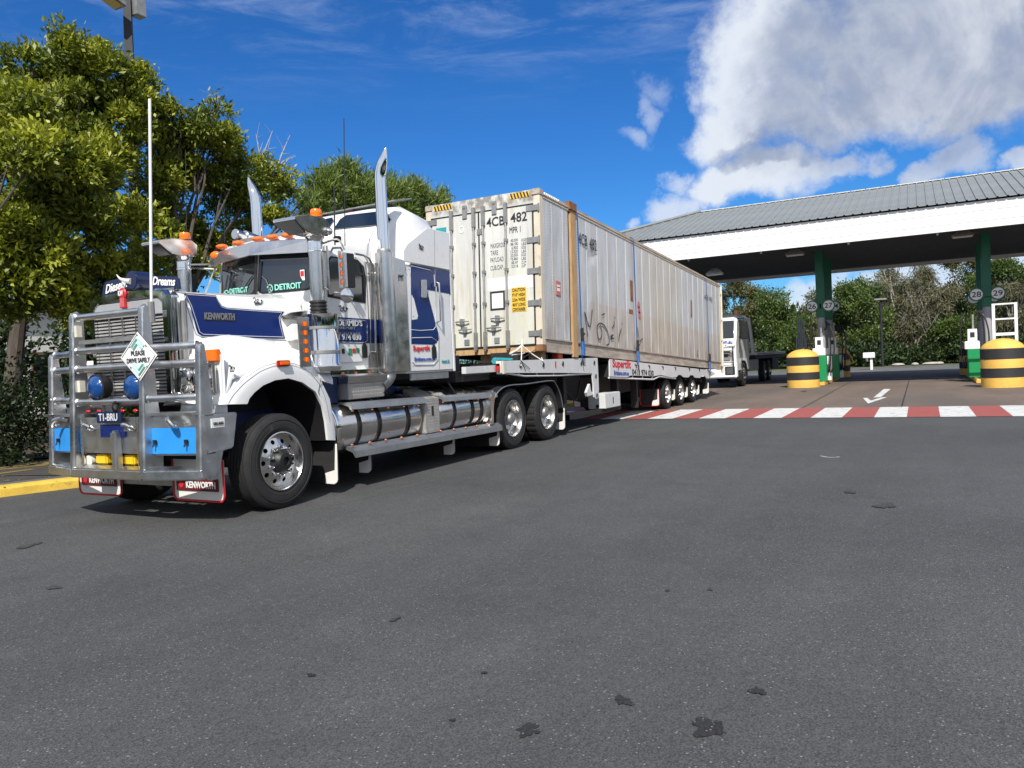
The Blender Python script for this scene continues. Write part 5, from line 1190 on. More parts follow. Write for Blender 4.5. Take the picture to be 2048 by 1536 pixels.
# headlights and indicators (each side)
for s_ in (0, 1):
    f = (lambda y: y) if s_ == 0 else (lambda y: 2*Cc-y)
    hd = G().box(5.34, 5.40, f(6.22), f(6.80), 1.28, 1.60).build('headlight_housing', 'polished', tk, bev=.02)
    for y_ in (6.365, 6.655):
        G().lathe([(.115, 0), (.13, .02), (.125, .05), (.106, .055)], (5.34, f(y_), 1.435), (-1, 0, 0), 24).build('headlight_rim', 'chrome', hd)
        G().lathe([(.107, .03), (.08, .045), (.001, .05)], (5.34, f(y_), 1.435), (-1, 0, 0), 20).build('headlight_lens', 'lens', hd)
    G().box(5.34, 5.40, f(6.165), f(6.33), 1.61, 1.73).build('indicator', 'amber', tk, bev=.008)
# grille shell
GX, gy0, gy1 = 5.27, 6.70, 7.96
def tra(y0, y1, z0, z1): return [(y0, z0), (y1, z0), (y1, z1-.06), (y1-.08, z1), (Cc, z1+.025), (y0+.08, z1), (y0, z1-.06)]
out, inn = tra(gy0, gy1, 1.22, 2.37), tra(gy0+.075, gy1-.075, 1.30, 2.30)
g = G(); n = len(out)
for x in (GX-.05, GX+.06):
    pass
g.add([(GX-.02, y, z) for y, z in out]+[(GX-.045, y*.98+Cc*.02, z) for y, z in out]+[(GX-.045, y, z) for y, z in inn]+[(GX+.03, y, z) for y, z in inn]+[(GX+.10, y, z) for y, z in out],
      [(k*n+i, k*n+(i+1) % n, (k+1)*n+(i+1) % n, (k+1)*n+i) for k in (0, 1, 2) for i in range(n)]+[(i, (i+1) % n, 4*n+(i+1) % n, 4*n+i) for i in range(n)])
gs = g.build('grille_shell', 'chrome', tk, ang=30)
bx('grille_header', 'satin', gs, GX-.035, GX-.02, gy0+.078, gy1-.078, 2.125, 2.285, bev=.006)
bx('radiator', 'black', tk, GX+.02, GX+.03, gy0+.05, gy1-.05, 1.28, 2.2)
g = G()
for i in range(23): z_ = 1.32+i*.0355; g.add([(GX-.014, gy0+.08, z_), (GX-.014, gy1-.08, z_), (GX+.012, gy1-.08, z_+.020), (GX+.012, gy0+.08, z_+.020), (GX-.014, gy0+.08, z_-.010), (GX-.014, gy1-.08, z_-.010)], [(0, 1, 2, 3), (4, 5, 1, 0)])
tag(g.build('grille_louvres', 'satin', tk, ang=0), kind='stuff')
for i in range(1, 5): y_ = gy0+.08+(gy1-gy0-.16)*i/5; bx('grille_bar', 'polished', tk, GX-.035, GX-.015, y_-.012, y_+.012, 1.30, 2.13, bev=.004)
for y_ in (gy0-.035, gy1+.035): tb('grille_side_tube', 'chrome', tk, [(GX+.02, y_, 1.25), (GX+.02, y_, 2.28)], .028, 10)
G().tube([(GX+.10, gy0-.06, 1.3), (GX+.10, gy0-.06, 2.25)], .03, 8).build('hinge_strip', 'galv', tk)
# badge and bull horn ornament on the shell
bd = G().lathe([(.001, .02), (.05, .018), (.062, .006), (.062, 0)], (GX-.05, pp(254, 582, x=GX).y, 2.375), (-1, 0, 0), 20, sy=1.).build('badge', 'red', tk)
yb_ = pp(254, 582, x=GX).y
G().prism([(yb_-.035, 2.34), (yb_+.035, 2.34), (yb_+.045, 2.225), (yb_-.045, 2.225)], 'x', GX-.065, GX-.045).build('badge_tail', 'red', tk)
text('KW', 'plastic_white', bd, (GX-.072, yb_+.04, 2.35), FR, NU, .08, .055, bold=.02)
for dy in (-.022, 0, .022): bx('badge_rib', 'faded_red', bd, GX-.068, GX-.064, yb_+dy-.006, yb_+dy+.006, 2.235, 2.33)
G().tube(smooth([pp(262, 563, x=5.3), pp(250, 561, x=5.3), pp(240, 557, x=5.3), pp(233, 549, x=5.3)], 6), .03, 8, rs=[.032*(1-.9*i/18) for i in range(19)]).build('horn_ornament', 'horn', tk)
# name board over the bonnet front
def board(pxs, x):
    pts = [pp(*p, x=x) for p in pxs]; return pts
bl_ = board([(203, 595), (206, 572), (212, 563), (262, 551), (262, 575)], 5.40); g = G().slab(bl_, (.02, 0, 0)).build('name_board', 'navy_board', tk, bev=.004)
a, b = pp(212, 588, x=5.395), pp(261, 572, x=5.395); text('Dieselin\'', 'plastic_white', g, a, b-a, Vector((0, 0, 1)), (b-a).length, .10, shear=.35, bold=.02)
br_ = board([(303, 577), (303, 552), (350, 553), (357, 557), (360, 578)], 5.40); g = G().slab(br_, (.02, 0, 0)).build('name_board', 'navy_board', tk, bev=.004)
a, b = pp(306, 570, x=5.395), pp(352, 572, x=5.395); text('Dreams', 'plastic_white', g, a, b-a, Vector((0, 0, 1)), (b-a).length, .09, shear=.35, bold=.02)
c = pp(282, 562, x=5.42); G().cyl((5.30, c.y, c.z), (5.55, c.y, c.z), .10, n=20).build('driving_light_back', 'navy_board', tk, bev=.01); bx('board_rail', 'polished', tk, 5.38, 5.42, 6.78, 8.0, 2.375, 2.40)

# cab
def plan(z, dx=0., ins=0.):
    return [(7.02+dx+ins*.6, Cc, z), (7.108+dx+ins*.6, Cc-.45+ins*.3, z), (7.17+dx+ins*.6, Cc-.80+ins, z), (7.24+dx, Cc-.93+ins, z), (7.36+dx, Cc-.985+ins, z), (8.14, Cc-.985+ins, z), (8.14, Cc+.985-ins, z), (7.36+dx, Cc+.985-ins, z), (7.24+dx, Cc+.93-ins, z), (7.17+dx+ins*.6, Cc+.80-ins, z), (7.108+dx+ins*.6, Cc+.45-ins*.3, z)]
cb = G().loft([plan(1.45), plan(2.44), plan(3.0, .07, .02), plan(3.10, .06, .03), plan(3.19, .12, .09), plan(3.22, .3, .25)]).build('cab', 'white_paint', tk, ang=38)
def vplane(p0, p1, lean, z0, n_=1):   # glass panel between plan points, leaning back with height
    pass
def pane(u0, u1, z0, z1, side, m='glass_dark', off=.006, th=.006, name='windscreen', rad=.06, parent=tk):
    A, B = Vector((7.02, Cc, 0)), Vector((7.17, Cc+side*.80, 0)); d = B-A; nrm = Vector((-abs(d.y), side*(-d.x)*-1, 0)).normalized()
    nrm = Vector((-1, 0, 0)) - d.normalized()*Vector((-1, 0, 0)).dot(d.normalized()); nrm.normalize()
    pts = []
    for cx, cz, a0 in ((u1-rad/d.length, z0+rad, -90), (u1-rad/d.length, z1-rad, 0), (u0+rad/d.length, z1-rad, 90), (u0+rad/d.length, z0+rad, 180)):
        for k in range(5):
            a = R(a0+22.5*k); u = cx+rad*math.cos(a)/d.length; z = cz+rad*math.sin(a); p = A+d*u; pts.append(Vector((p.x+(z-2.44)*.125, p.y, z))+nrm*off)
    return G().slab(pts, nrm*th).build(name, m, parent)
for sd in (-1, 1):
    pane(.025, 1.0, 2.465, 3.03, sd, 'black', .002, .006, 'screen_rubber', .08); pane(.05, .975, 2.485, 3.02, sd, 'glass_dark', .010, .004, 'windscreen', .07)
A0 = Vector((7.02, Cc, 2.44)); 
tb('centre_post', 'black', tk, [(7.0, Cc, 2.46), (7.07, Cc, 3.02)], .018, 6)
# stickers and the lettering low on the screens
def on_screen(px, py, side, off=.018):
    A, B = Vector((7.02, Cc, 0)), Vector((7.17, Cc+side*.80, 0)); e = (B-A).normalized(); nrm = Vector((-1, 0, 0))-e*Vector((-1, 0, 0)).dot(e); nrm.normalize()
    d = pdir(px, py); o = Vector((0, 0, CH)); k = Vector((nrm.x, nrm.y, -nrm.x*.125)); p0 = A+Vector((0, 0, 2.44))+nrm*off; t = (p0-o).dot(k)/d.dot(k); return o+d*t
for side, a, b, h in ((-1, (550, 581), (603, 576), .075), (1, (460, 588.5), (496, 584), .07)):
    p, q = on_screen(*a, side), on_screen(*b, side); text('DETROIT', 'mint', tk, p, q-p, NU, (q-p).length, h, bold=.03, lift=.001)
for side, a in ((-1, (540, 577)), (1, (453, 588))):
    p = on_screen(*a, side); g = G().lathe([(.040, 0), (.052, .0), (.052, .003), (.040, .003)], p, (-1, 0, 0), 20); g.tube([p+Vector((-.002, .03, .02)), p+Vector((-.002, 0, .0)), p+Vector((-.002, -.03, .02))], .006, 4).tube([p+Vector((-.002, .03, -.02)), p+Vector((-.002, 0, .0)), p+Vector((-.002, -.02, -.03))], .006, 4); g.build('round_logo', 'mint', tk)
p = on_screen(605, 551, -1); G().box(p.x-.003, p.x, p.y-.035, p.y+.035, p.z-.06, p.z+.07).build('rego_sticker', 'plastic_white', tk); G().box(p.x-.006, p.x-.003, p.y-.027, p.y+.027, p.z-.01, p.z+.055).build('rego_sticker', 'red', tk)
for side, pts in ((-1, ((524, 553), (532, 560), (546, 596))), (1, ((506, 552), (500, 558), (486, 580)))):
    P = [on_screen(*q, side, .03) for q in pts]; tb('wiper', 'black', tk, P, .008, 5)
for a, b in (((514, 520), (508, 585)), ((520, 521), (515, 583)), ((511, 524), (512, 588))): tb('wiper', 'black', tk, [on_screen(*a, -1, .04), on_screen(*b, -1, .04)], .010, 5)
# sun visor: two polished sheets meeting at the middle
for sd in (-1, 1):
    q = [Vector((6.93, Cc, 2.945)), Vector((7.09, Cc+sd*.90, 2.905)), Vector((7.13, Cc+sd*.90, 3.075)), Vector((6.99, Cc, 3.115))]
    G().slab(q, (.012, 0, .006)).build('sun_visor', 'polished', tk)
    G().slab([q[1], q[1]+Vector((.16, sd*.02, .03)), q[2]+Vector((.12, sd*.02, .0)), q[2]], (0, sd*.008, 0)).build('visor_end', 'polished', tk)
for sd, u, big in ((-1, .22, 0), (-1, .45, 0), (0, 0, 0), (1, .4, 0), (1, .75, 0)):
    x_, y_ = 7.10+u*.12, Cc+sd*u; G().ball((x_, y_, 3.165), .075, .085, .035).build('roof_marker', 'amber', tk)
for sd in (-1, 1): c = pp(456, 504, y=8.12) if sd > 0 else None
G().ball((7.12, 8.13, 3.05), .05, .09, .055).build('visor_reflection', 'amber', tk)  # orange reflection in the visor, put in as an amber ball
for px_, py_, w_ in ((484, 474, .16), (503, 470, .16), (585, 455, .16), (600, 458, .14)):
    c = pp(px_, py_+6, y=7.9 if px_ < 520 else 7.2); G().cyl((c.x-.12, c.y, 3.32), (c.x+.16, c.y, 3.30), .07, .045, 14).build('roof_lamp', 'polished', tk, bev=.008)
bx('lamp_bracket', 'galv', tk, 7.3, 7.36, 6.9, 8.0, 3.18, 3.25)
# near door with window, blue band and lettering
YC = Cc-.985
z3 = lambda l: [(580+a/3.07, 280+b/3.07) for a, b in l]
def onp(pxs, y, m, name, th=.006, lift=0., parent=tk, bev=0): return G().slab([pp(a, b, y=y-lift) for a, b in pxs], (0, -th, 0)).build(name, m, parent, bev)
dr = onp(z3([(235, 1000), (232, 720), (250, 700), (420, 722), (465, 760), (485, 830), (488, 1020), (484, 1310), (470, 1348), (430, 1362), (250, 1372)]), YC-.002, 'white_paint', 'door', .018, bev=.006)
onp(z3([(228, 735), (250, 712), (415, 735), (452, 775), (466, 850), (464, 1003), (380, 990), (230, 965)]), YC-.021, 'black', 'window_rubber', .004, parent=dr)
onp(z3([(238, 742), (255, 725), (410, 748), (445, 785), (457, 850), (455, 990), (380, 978), (240, 953)]), YC-.026, 'glass_dark', 'side_window', .004, parent=dr)
onp(z3([(250, 1084), (545, 1104), (545, 1248), (250, 1248)]), YC-.021, 'blue_paint', 'blue_band', .003, parent=dr)
P_ = [pp(a, b, y=YC-.027) for a, b in z3([(250, 1098), (460, 1108), (474, 1125), (474, 1232), (460, 1244), (250, 1240)])]; tb('pinstripe', 'letter_pale', dr, P_, .003, 4)
for s, a, b, h, m in (("McDERMID'S", (250, 1138), (442, 1133), .075, 'letter_pale'), ('TRANSPORT', (262, 1160), (400, 1158), .035, 'letter_grey'), ('LINE HAULAGE', (262, 1197), (430, 1195), .035, 'letter_grey'), ('0413 974 030', (232, 1228), (436, 1228), .075, 'letter_pale')):
    p, q = pp(*z3([a])[0], y=YC-.026), pp(*z3([b])[0], y=YC-.026); text(s, m, dr, p, NR, NU, q.x-p.x, h, bold=.02)
tb('door_seam', 'galv', dr, [pp(a, b, y=YC-.024) for a, b in z3([(400, 695), (455, 712), (480, 750), (492, 830), (494, 1020), (494, 1310)])], .006, 5)
for (a, b, c, d, m) in ((358, 1280, 382, 1322, 'green_sticker'), (384, 1280, 404, 1308, 'red'), (406, 1278, 426, 1306, 'green_sticker'), (318, 1282, 336, 1312, 'letter_dark')):
    p, q = pp(*z3([(a, b)])[0], y=YC-.022), pp(*z3([(c, d)])[0], y=YC-.022); bx('sticker', m, dr, p.x, q.x, YC-.026, YC-.021, q.z, p.z)
p = pp(*z3([(455, 1295)])[0], y=YC-.02); G().prism([(p.x-.05, p.z-.09), (p.x+.05, p.z-.09), (p.x+.05, p.z+.06), (p.x, p.z+.12), (p.x-.05, p.z+.06)], 'y', YC-.04, YC-.02).build('door_handle', 'black', dr, bev=.006)
scribble(pp(*z3([(300, 1040)])[0], y=YC-.02), .17, dr, -.004)
text('safety first', 'faded_red', dr, (pp(*z3([(322, 1340)])[0], y=YC).x, YC-.022, pp(*z3([(322, 1338)])[0], y=YC).z), NR, NU, .28, .022) if False else None
# drip rail / grab rails beside the door
Yg = 6.22
tb('grab_rail', 'polished', tk, [pp(a, b, y=Yg) for a, b in z3([(398, 697), (450, 708), (485, 725), (505, 765), (517, 840), (522, 1060), (527, 1305)])], .014, 7)
tb('grab_rail', 'polished', tk, [pp(a, b, y=Yg+.02) for a, b in z3([(480, 820), (520, 818)])], .012, 6); tb('grab_rail', 'polished', tk, [pp(a, b, y=Yg+.02) for a, b in z3([(495, 1300), (530, 1298)])], .012, 6)
# cab rear corner: vertical stainless sheet with ribs
bx('corner_panel', 'polished', tk, 7.93, 8.16, YC-.012, YC-.004, 1.48, 2.86)
for i in range(4): bx('panel_rib', 'polished', tk, 7.95+i*.055, 7.97+i*.055, YC-.022, YC-.012, 1.5, 2.84)
bx('step_trim', 'chrome', tk, 6.95, 8.1, YC-.03, YC+.02, 1.385, 1.465, bev=.01)
for px_ in (687, 713, 740): c = pp(px_, 733, y=YC-.04); c = pp(px_, 747 if px_ < 700 else 745, y=YC-.04); G().ball((c.x, YC-.035, 1.425), .022, .012, .014).build('sill_light', 'amber', tk)
bx('cab_floor', 'chassis', tk, 7.0, 9.6, YC+.02, 2*Cc-YC-.02, 1.30, 1.40)

# sleeper with raised roof
SY = 6.10; SF = 2*Cc-SY
bx('sleeper_front', 'white_paint', tk, 8.14, 8.44, Cc-1.0, Cc+1.0, 1.38, 2.86); sb = G().box(8.42, 9.62, SY, SF, 1.38, 2.86).build('sleeper', 'white_paint', tk, bev=.03)
def bub(x, w, z0, z1, r=.22):
    pts = [(w, z0)]+[(w-r*.35, z1-r*.9), (w-r*.6, z1-r*.35), (w-r*1.2, z1), (w*.4, z1+.03)]
    return [(x, Cc-a, z) for a, z in pts]+[(x, Cc+a, z) for a, z in reversed(pts)]
G().loft([bub(8.14, 1.00, 2.80, 3.24, .14), bub(8.30, 1.05, 2.80, 3.30, .16), bub(8.46, 1.10, 2.80, 3.40, .20), bub(8.74, 1.16, 2.82, 3.70, .26), bub(9.0, 1.20, 2.84, 3.76, .30), bub(9.4, 1.21, 2.84, 3.72, .34), bub(9.64, 1.21, 2.84, 3.50, .30)]).build('raised_roof', 'white_paint', tk, ang=50)
# side fairing panel
onp(z3([(690, 745), (690, 680), (712, 640), (835, 540), (970, 572), (975, 800)]), SY, 'white_paint', 'side_fairing', .02, bev=.006)
mirror(G().slab([pp(a, b, y=SY) for a, b in z3([(690, 745), (690, 680), (712, 640), (835, 540), (970, 572), (975, 800)])], (0, -.02, 0))).build('side_fairing', 'white_paint', tk)
tb('panel_seam', 'galv', tk, [pp(a, b, y=SY-.022) for a, b in z3([(886, 552), (888, 775)])], .004, 4)
# roof window: two dark lights across the sloping front
for sd in (-1, 1):
    f = (lambda y: y) if sd < 0 else (lambda y: 2*Cc-y)
    def fr_(y, z): 
        return Vector((8.46+(z-3.40)*.93+max(0, (Cc-y)-.75)*.18-.0, f(y), z))
    pts = [fr_(7.27, 3.44), fr_(7.27, 3.60), fr_(7.20, 3.66), fr_(6.60, 3.63), fr_(6.45, 3.60), fr_(6.36, 3.50), fr_(6.38, 3.40), fr_(6.7, 3.41)]
    G().slab([p+Vector((-.03, 0, .025)) for p in pts], (.04, 0, -.02)).build('roof_window', 'glass_dark', tk)
# dark wing on top
G().slab([(9.0, 8.12, 3.83), (9.05, 6.62, 3.86), (9.45, 6.58, 3.95), (9.40, 8.12, 3.92)], (0, 0, .025)).build('roof_wing', 'galv', tk, bev=.006)
for y_ in (6.8, 7.4, 8.0): bx('wing_mount', 'black', tk, 9.1, 9.3, y_-.02, y_+.02, 3.72, 3.86); G().ball((9.03, y_, 3.79), .05, .06, .025).build('wing_light', 'red_lens', tk)
c = pp(813, 407, y=6.75); G().ball((9.05, 6.85, 3.82), .06, .10, .045).build('roof_marker', 'amber', tk)
# sleeper side paint
onp(z3([(741, 758), (895, 795), (978, 807), (984, 945), (838, 918), (850, 960), (895, 1130), (908, 1180), (912, 1220), (905, 1243), (880, 1256), (745, 1252)]), SY, 'blue_paint', 'blue_side_panel', .003, lift=.001)
onp(z3([(746, 950), (760, 975), (785, 1080), (780, 1100), (748, 1105)]), SY, 'white_paint', 'white_inset', .003, lift=.004)
tb('pinstripe', 'letter_pale', tk, [pp(a, b, y=SY-.006) for a, b in z3([(745, 773), (860, 800), (884, 825), (890, 900)])], .006, 4)
tb('locker_seam', 'letter_pale', tk, [pp(a, b, y=SY-.006) for a, b in z3([(745, 1165), (800, 1170), (880, 1165), (896, 1145), (898, 900)])], .005, 4)
tb('locker_seam', 'letter_pale', tk, [pp(a, b, y=SY-.006) for a, b in z3([(750, 1215), (870, 1212), (905, 1235), (908, 1345), (880, 1378), (765, 1380), (752, 1360)])], .006, 4)
tb('panel_seam', 'galv', tk, [pp(a, b, y=SY-.004) for a, b in z3([(890, 790), (893, 900), (898, 1140), (915, 1200), (916, 1415)])], .004, 4)
a = z3([(797, 858), (830, 858), (833, 970), (798, 968)]); vv = onp(a, SY, 'polished', 'vent_scoop', .035, bev=.01)
p = pp(*z3([(881, 1302)])[0], y=SY); G().prism([(p.x-.05, p.z-.09), (p.x+.05, p.z-.09), (p.x+.05, p.z+.06), (p.x, p.z+.12), (p.x-.05, p.z+.06)], 'y', SY-.022, SY-.001).build('locker_latch', 'black', tk, bev=.006)
hp = [pp(a, b, y=SY-.07) for a, b in z3([(915, 878), (925, 1110)])]
tb('sleeper_grab_handle', 'polished', tk, [Vector((hp[0].x, SY, hp[0].z+.02)), hp[0], hp[1], Vector((hp[1].x, SY, hp[1].z-.02))], .013, 7)
for s, m, a, b, h in (('Supertilt', 'letter_red', (755, 1304), (858, 1302), .095), ('Brisbane.com.au', 'letter_blue', (763, 1357), (887, 1355), .052), ('Inside Job', 'teal', (930, 1367), (977, 1367), .045)):
    p, q = pp(*z3([a])[0], y=SY), pp(*z3([b])[0], y=SY)
    if s == 'Inside Job': s = 'Freedom Life'
    text(s, m, tk, (p.x, SY-.003, p.z), NR, NU, q.x-p.x, h, bold=.02)
scribble(pp(*z3([(790, 660)])[0], y=SY-.02), .11, tk, -.006)
bx('sleeper_skirt', 'dull_alu', tk, 8.55, 9.5, SY+.02, SY+.05, 1.28, 1.375, bev=.006)
bx('rear_lip', 'white_paint', tk, 9.62, 9.66, SY, SF, 1.38, 3.42)

# exhausts: guard, polished shield, stack
def exhaust():
    out_ = []
    out_.append((G().cyl((8.19, 6.2, 1.42), (8.19, 6.2, 2.98), .122, n=28), 'exhaust_guard', 'polished', 40))
    st = [(8.19, 6.2, 2.95), (8.19, 6.2, 3.5), (8.19, 6.2, 3.93), (8.19, 6.193, 4.02), (8.19, 6.17, 4.10), (8.19, 6.14, 4.18), (8.19, 6.11, 4.25), (8.19, 6.092, 4.31), (8.19, 6.083, 4.345)]
    out_.append((G().tube(st, .078, 24, rs=[.078, .078, .078, .078, .075, .064, .044, .024, .010]), 'stack', 'chrome', 40))
    out_.append((G().lathe([(.084, 0), (.09, .01), (.09, .05), (.084, .06)], (8.19, 6.2, 2.97), (0, 0, 1), 24), 'stack_clamp', 'galv', 40))
    out_.append((G().tube(smooth([(8.19, 6.2, 1.44), (8.17, 6.22, 1.33), (8.02, 6.3, 1.22), (7.8, 6.5, 1.15)], 5), .09, 14), 'exhaust_elbow', 'dull_alu', 40))
    return out_
for m_ in (0, 1):
    for g, nm, mm, an in exhaust(): (mirror(g) if m_ else g).build(nm, mm, tk, ang=an)
sh = G().slab([(8.22, 6.10, 1.42), (8.49, SY-.02, 1.42), (8.49, SY-.02, 2.90), (8.22, 6.10, 2.93)], (0, .01, 0)).build('heat_shield', 'polished', tk)
p = pp(*z3([(702, 872)])[0], y=6.13); text('M', 'letter_dark', sh, (8.35, 6.083, p.z), Vector((.38, -.02, 0)), NU, .07, .085)
for i, (a, b) in enumerate(((695, 797), (714, 797), (682, 835), (687, 1080), (740, 1084), (687, 1390), (740, 1390))): c = pp(*z3([(a, b)])[0], y=6.12); yy_ = 6.10-(c.x-8.28)*.08; G().ball((c.x, yy_-.004, c.z), .008, .006, .008, 8, 4).build('rivet', 'letter_dark', sh)

# air cleaners
def aircl(s_):
    f = (lambda y: y) if s_ == 0 else (lambda y: 2*Cc-y); o_ = (6.92, f(6.2), 0)
    can = G().lathe([(.14, 1.44), (.19, 1.46), (.21, 1.50), (.21, 1.53), (.195, 1.55), (.195, 2.11), (.198, 2.13), (.13, 2.15)], o_, (0, 0, 1), 40).build('air_cleaner', 'chrome', tk, ang=40)
    G().lathe([(.196, 1.66), (.203, 1.665), (.203, 1.70), (.196, 1.705)], o_, (0, 0, 1), 40).build('band', 'galv', can); G().lathe([(.196, 1.95), (.202, 1.955), (.202, 1.98), (.196, 1.985)], o_, (0, 0, 1), 40).build('band', 'galv', can)
    ox = 6.885
    G().lathe([(.10, 2.13), (.10, 2.16), (.088, 2.17), (.105, 2.19), (.088, 2.21), (.105, 2.23), (.088, 2.25), (.105, 2.27), (.09, 2.29)], (ox, o_[1], 0), (0, 0, 1), 24).build('rubber_bellows', 'black', tk, ang=30)
    G().cyl((ox, o_[1], 2.28), (ox, o_[1], 2.86), .084, n=28).build('intake_pipe', 'polished', tk, ang=40)
    G().lathe([(.086, 2.86), (.092, 2.865), (.092, 2.89), (.086, 2.895), (.086, 2.97), (.095, 2.975), (.095, 3.0), (.11, 3.02), (.115, 3.06)], (ox, o_[1], 0), (0, 0, 1), 28).build('pipe_collar', 'chrome', tk, ang=40)
    hd = G(); y0, y1 = o_[1]-.15, o_[1]+.15
    pf = [(6.40, 3.155, .17), (6.40, 3.185, .17), (6.62, 3.235, .17), (6.93, 3.245, .13), (7.04, 3.20, .10), (7.03, 3.05, .09), (6.80, 3.03, .10), (6.62, 3.045, .13)]
    n_ = len(pf); hd.add([(x, o_[1]-w, z) for x, z, w in pf]+[(x, o_[1]+w, z) for x, z, w in pf], [list(range(n_)), list(range(2*n_-1, n_-1, -1))]+[(i, (i+1) % n_, n_+(i+1) % n_, n_+i) for i in range(n_)])
    h_ = hd.build('intake_scoop', 'polished', tk, bev=.008, ang=30)
    G().slab([(6.41, o_[1]-.155, 3.15), (6.61, o_[1]-.12, 3.045), (6.61, o_[1]+.12, 3.045), (6.41, o_[1]+.155, 3.15)], (-.006, 0, -.014)).build('intake_mesh', 'black', h_)
    for k in range(9): yy_ = o_[1]-.12+k*.03; G().tube([(6.42, yy_*1.0, 3.132), (6.60, o_[1]+(yy_-o_[1])*.8, 3.032)], .004, 4).build('mesh_wire', 'galv', h_)
    b_ = G().cyl((6.93, o_[1], 3.24), (6.93, o_[1], 3.27), .075, n=20).build('beacon_base', 'black', tk)
    G().lathe([(.068, 0), (.07, .01), (.068, .04), (.07, .045), (.067, .08), (.06, .095), (.001, .10)], (6.93, o_[1], 3.265), (0, 0, 1), 24).build('beacon', 'amber', tk, ang=50)
    # light strip beside the canister
    G().slab([(6.43, f(6.10), 1.52), (6.57, f(6.06), 1.52), (6.57, f(6.06), 2.08), (6.43, f(6.10), 2.08)], (.012, 0, 0) if 0 else (0, .012 if s_ == 0 else -.012, 0)).build('light_plate', 'polished', tk, bev=.004)
    for k in range(5): z_ = 1.60+k*.10; G().box(6.485, 6.53, f(6.052), f(6.075), z_-.028, z_+.028).build('strip_light', 'amber', tk, bev=.008)
aircl(0); aircl(1)
tb('intake_stay', 'galv', tk, [(6.9, 6.3, 2.93), (7.15, 6.4, 2.95), (7.3, 6.4, 2.92)], .012, 5); tb('intake_stay', 'galv', tk, [(6.9, 8.36, 2.93), (7.2, 8.25, 2.95)], .012, 5)
tb('visor_stay', 'polished', tk, [pp(410, 588, y=8.3), pp(438, 517, y=8.2)], .012, 5)
# mirrors
def mirrors(s_):
    f = (lambda y: y) if s_ == 0 else (lambda y: 2*Cc-y); M_ = 5.95
    G().slab([(7.13, f(M_), 2.44), (7.26, f(M_-.02), 2.44), (7.26, f(M_-.02), 2.85), (7.13, f(M_), 2.85)], (0, .05 if s_ == 0 else -.05, 0)).build('mirror_shell', 'black', tk, bev=.01)
    lb = G().box(7.0, 7.055, f(M_), f(M_+.02), 2.43, 2.86).box(7.075, 7.13, f(M_-.01), f(M_+.02), 2.44, 2.85).build('mirror_guard', 'polished', tk, bev=.006)
    for k in range(4): z_ = 2.50+k*.098; G().box(7.012, 7.045, f(M_-.012), f(M_), z_-.03, z_+.03).build('strip_light', 'amber', tk, bev=.008)
    cv = G().lathe([(.001, .02), (.06, .015), (.088, 0), (.088, -.02), (.03, -.06)], (7.10, f(M_-.01), 2.34), (-.3, -1 if s_ == 0 else 1, 0), 24).build('convex_mirror', 'chrome', tk, ang=50)
    for z0, z1 in ((2.90, 2.90), (2.38, 2.38)):
        tb('mirror_arm', 'polished', tk, [(7.30, f(6.34), z0), (7.1, f(6.12), z1+.02), (7.05, f(M_+.01), z1), (7.1, f(M_+.03), z1-.03 if z0 > 2.6 else z1+.03)], .013, 6)
    tb('mirror_arm', 'polished', tk, [(6.98, f(6.10), 2.37), (6.97, f(6.10), 2.93)], .013, 6); tb('mirror_arm', 'polished', tk, [(6.85, f(6.25), 2.75), (6.9, f(6.2), 2.50), (6.99, f(6.1), 2.40)], .011, 6)
    tb('mirror_arm', 'polished', tk, smooth([(6.95, f(6.2), 2.95), (7.05, f(6.0), 3.0), (7.12, f(5.96), 2.88)], 4), .013, 6)
    G().box(7.06, 7.13, f(6.0), f(6.08), 2.98, 3.05).build('small_camera', 'black', tk, bev=.01); G().ball((7.0, f(6.08), 3.10), .045).build('spot_lamp', 'chrome', tk)
mirrors(0); mirrors(1)
# aerials
def aerial(px0, py0, px1, py1, y, r, m='black'): a, b = pp(px0, py0, y=y), pp(px1, py1, y=y); tb('aerial', m, tk, [a, b], r, 5)
aerial(668, 372, 670, 490, 6.05, .009); aerial(688, 237, 690, 492, 6.05, .006); aerial(371, 300, 373, 480, 8.5, .004); aerial(448, 410, 449, 500, 8.4, .004); aerial(616, 380, 616, 440, 8.2, .004)
a, b = pp(299.5, 198, x=4.90), pp(303, 620, x=4.90); wa = tb('whip_aerial', 'plastic_white', tk, [b, a], .014, 8); G().cyl(b+Vector((0, 0, -.12)), b+Vector((0, 0, .08)), .03, n=8).build('aerial_base', 'galv', wa)

# steps, tanks, tool boxes on the near side
def tank(x0, x1, cap=.07, r=.335, yc=6.47, zc=.765):
    g = G().lathe([(.001, -cap), (r*.5, -cap*.95), (r*.85, -cap*.6), (r*.97, -cap*.2), (r, .02), (r, x1-x0-.02), (r*.97, x1-x0+cap*.2), (r*.85, x1-x0+cap*.6), (.001, x1-x0+cap)], (x0, yc, zc), (1, 0, 0), 48)
    return g
for x0, x1, bands in ((7.06, 8.78, (7.42, 7.82, 8.45)), (9.26, 10.72, (9.62, 10.14, 10.42))):
    for m_ in (0, 1):
        g = tank(x0, x1); (mirror(g) if m_ else g).build('fuel_tank', 'polished', tk, ang=40)
    for b_ in bands:
        for dx in (0, .045): G().lathe([(.336, -.012), (.346, -.012), (.346, .012), (.336, .012)], (b_+dx, 6.47, .765), (1, 0, 0), 48).build('tank_strap', 'black', tk)
G().lathe([(.342, 0), (.352, .01), (.352, .05), (.342, .06)], (7.02, 6.47, .765), (1, 0, 0), 48).build('tank_rim', 'chrome', tk)
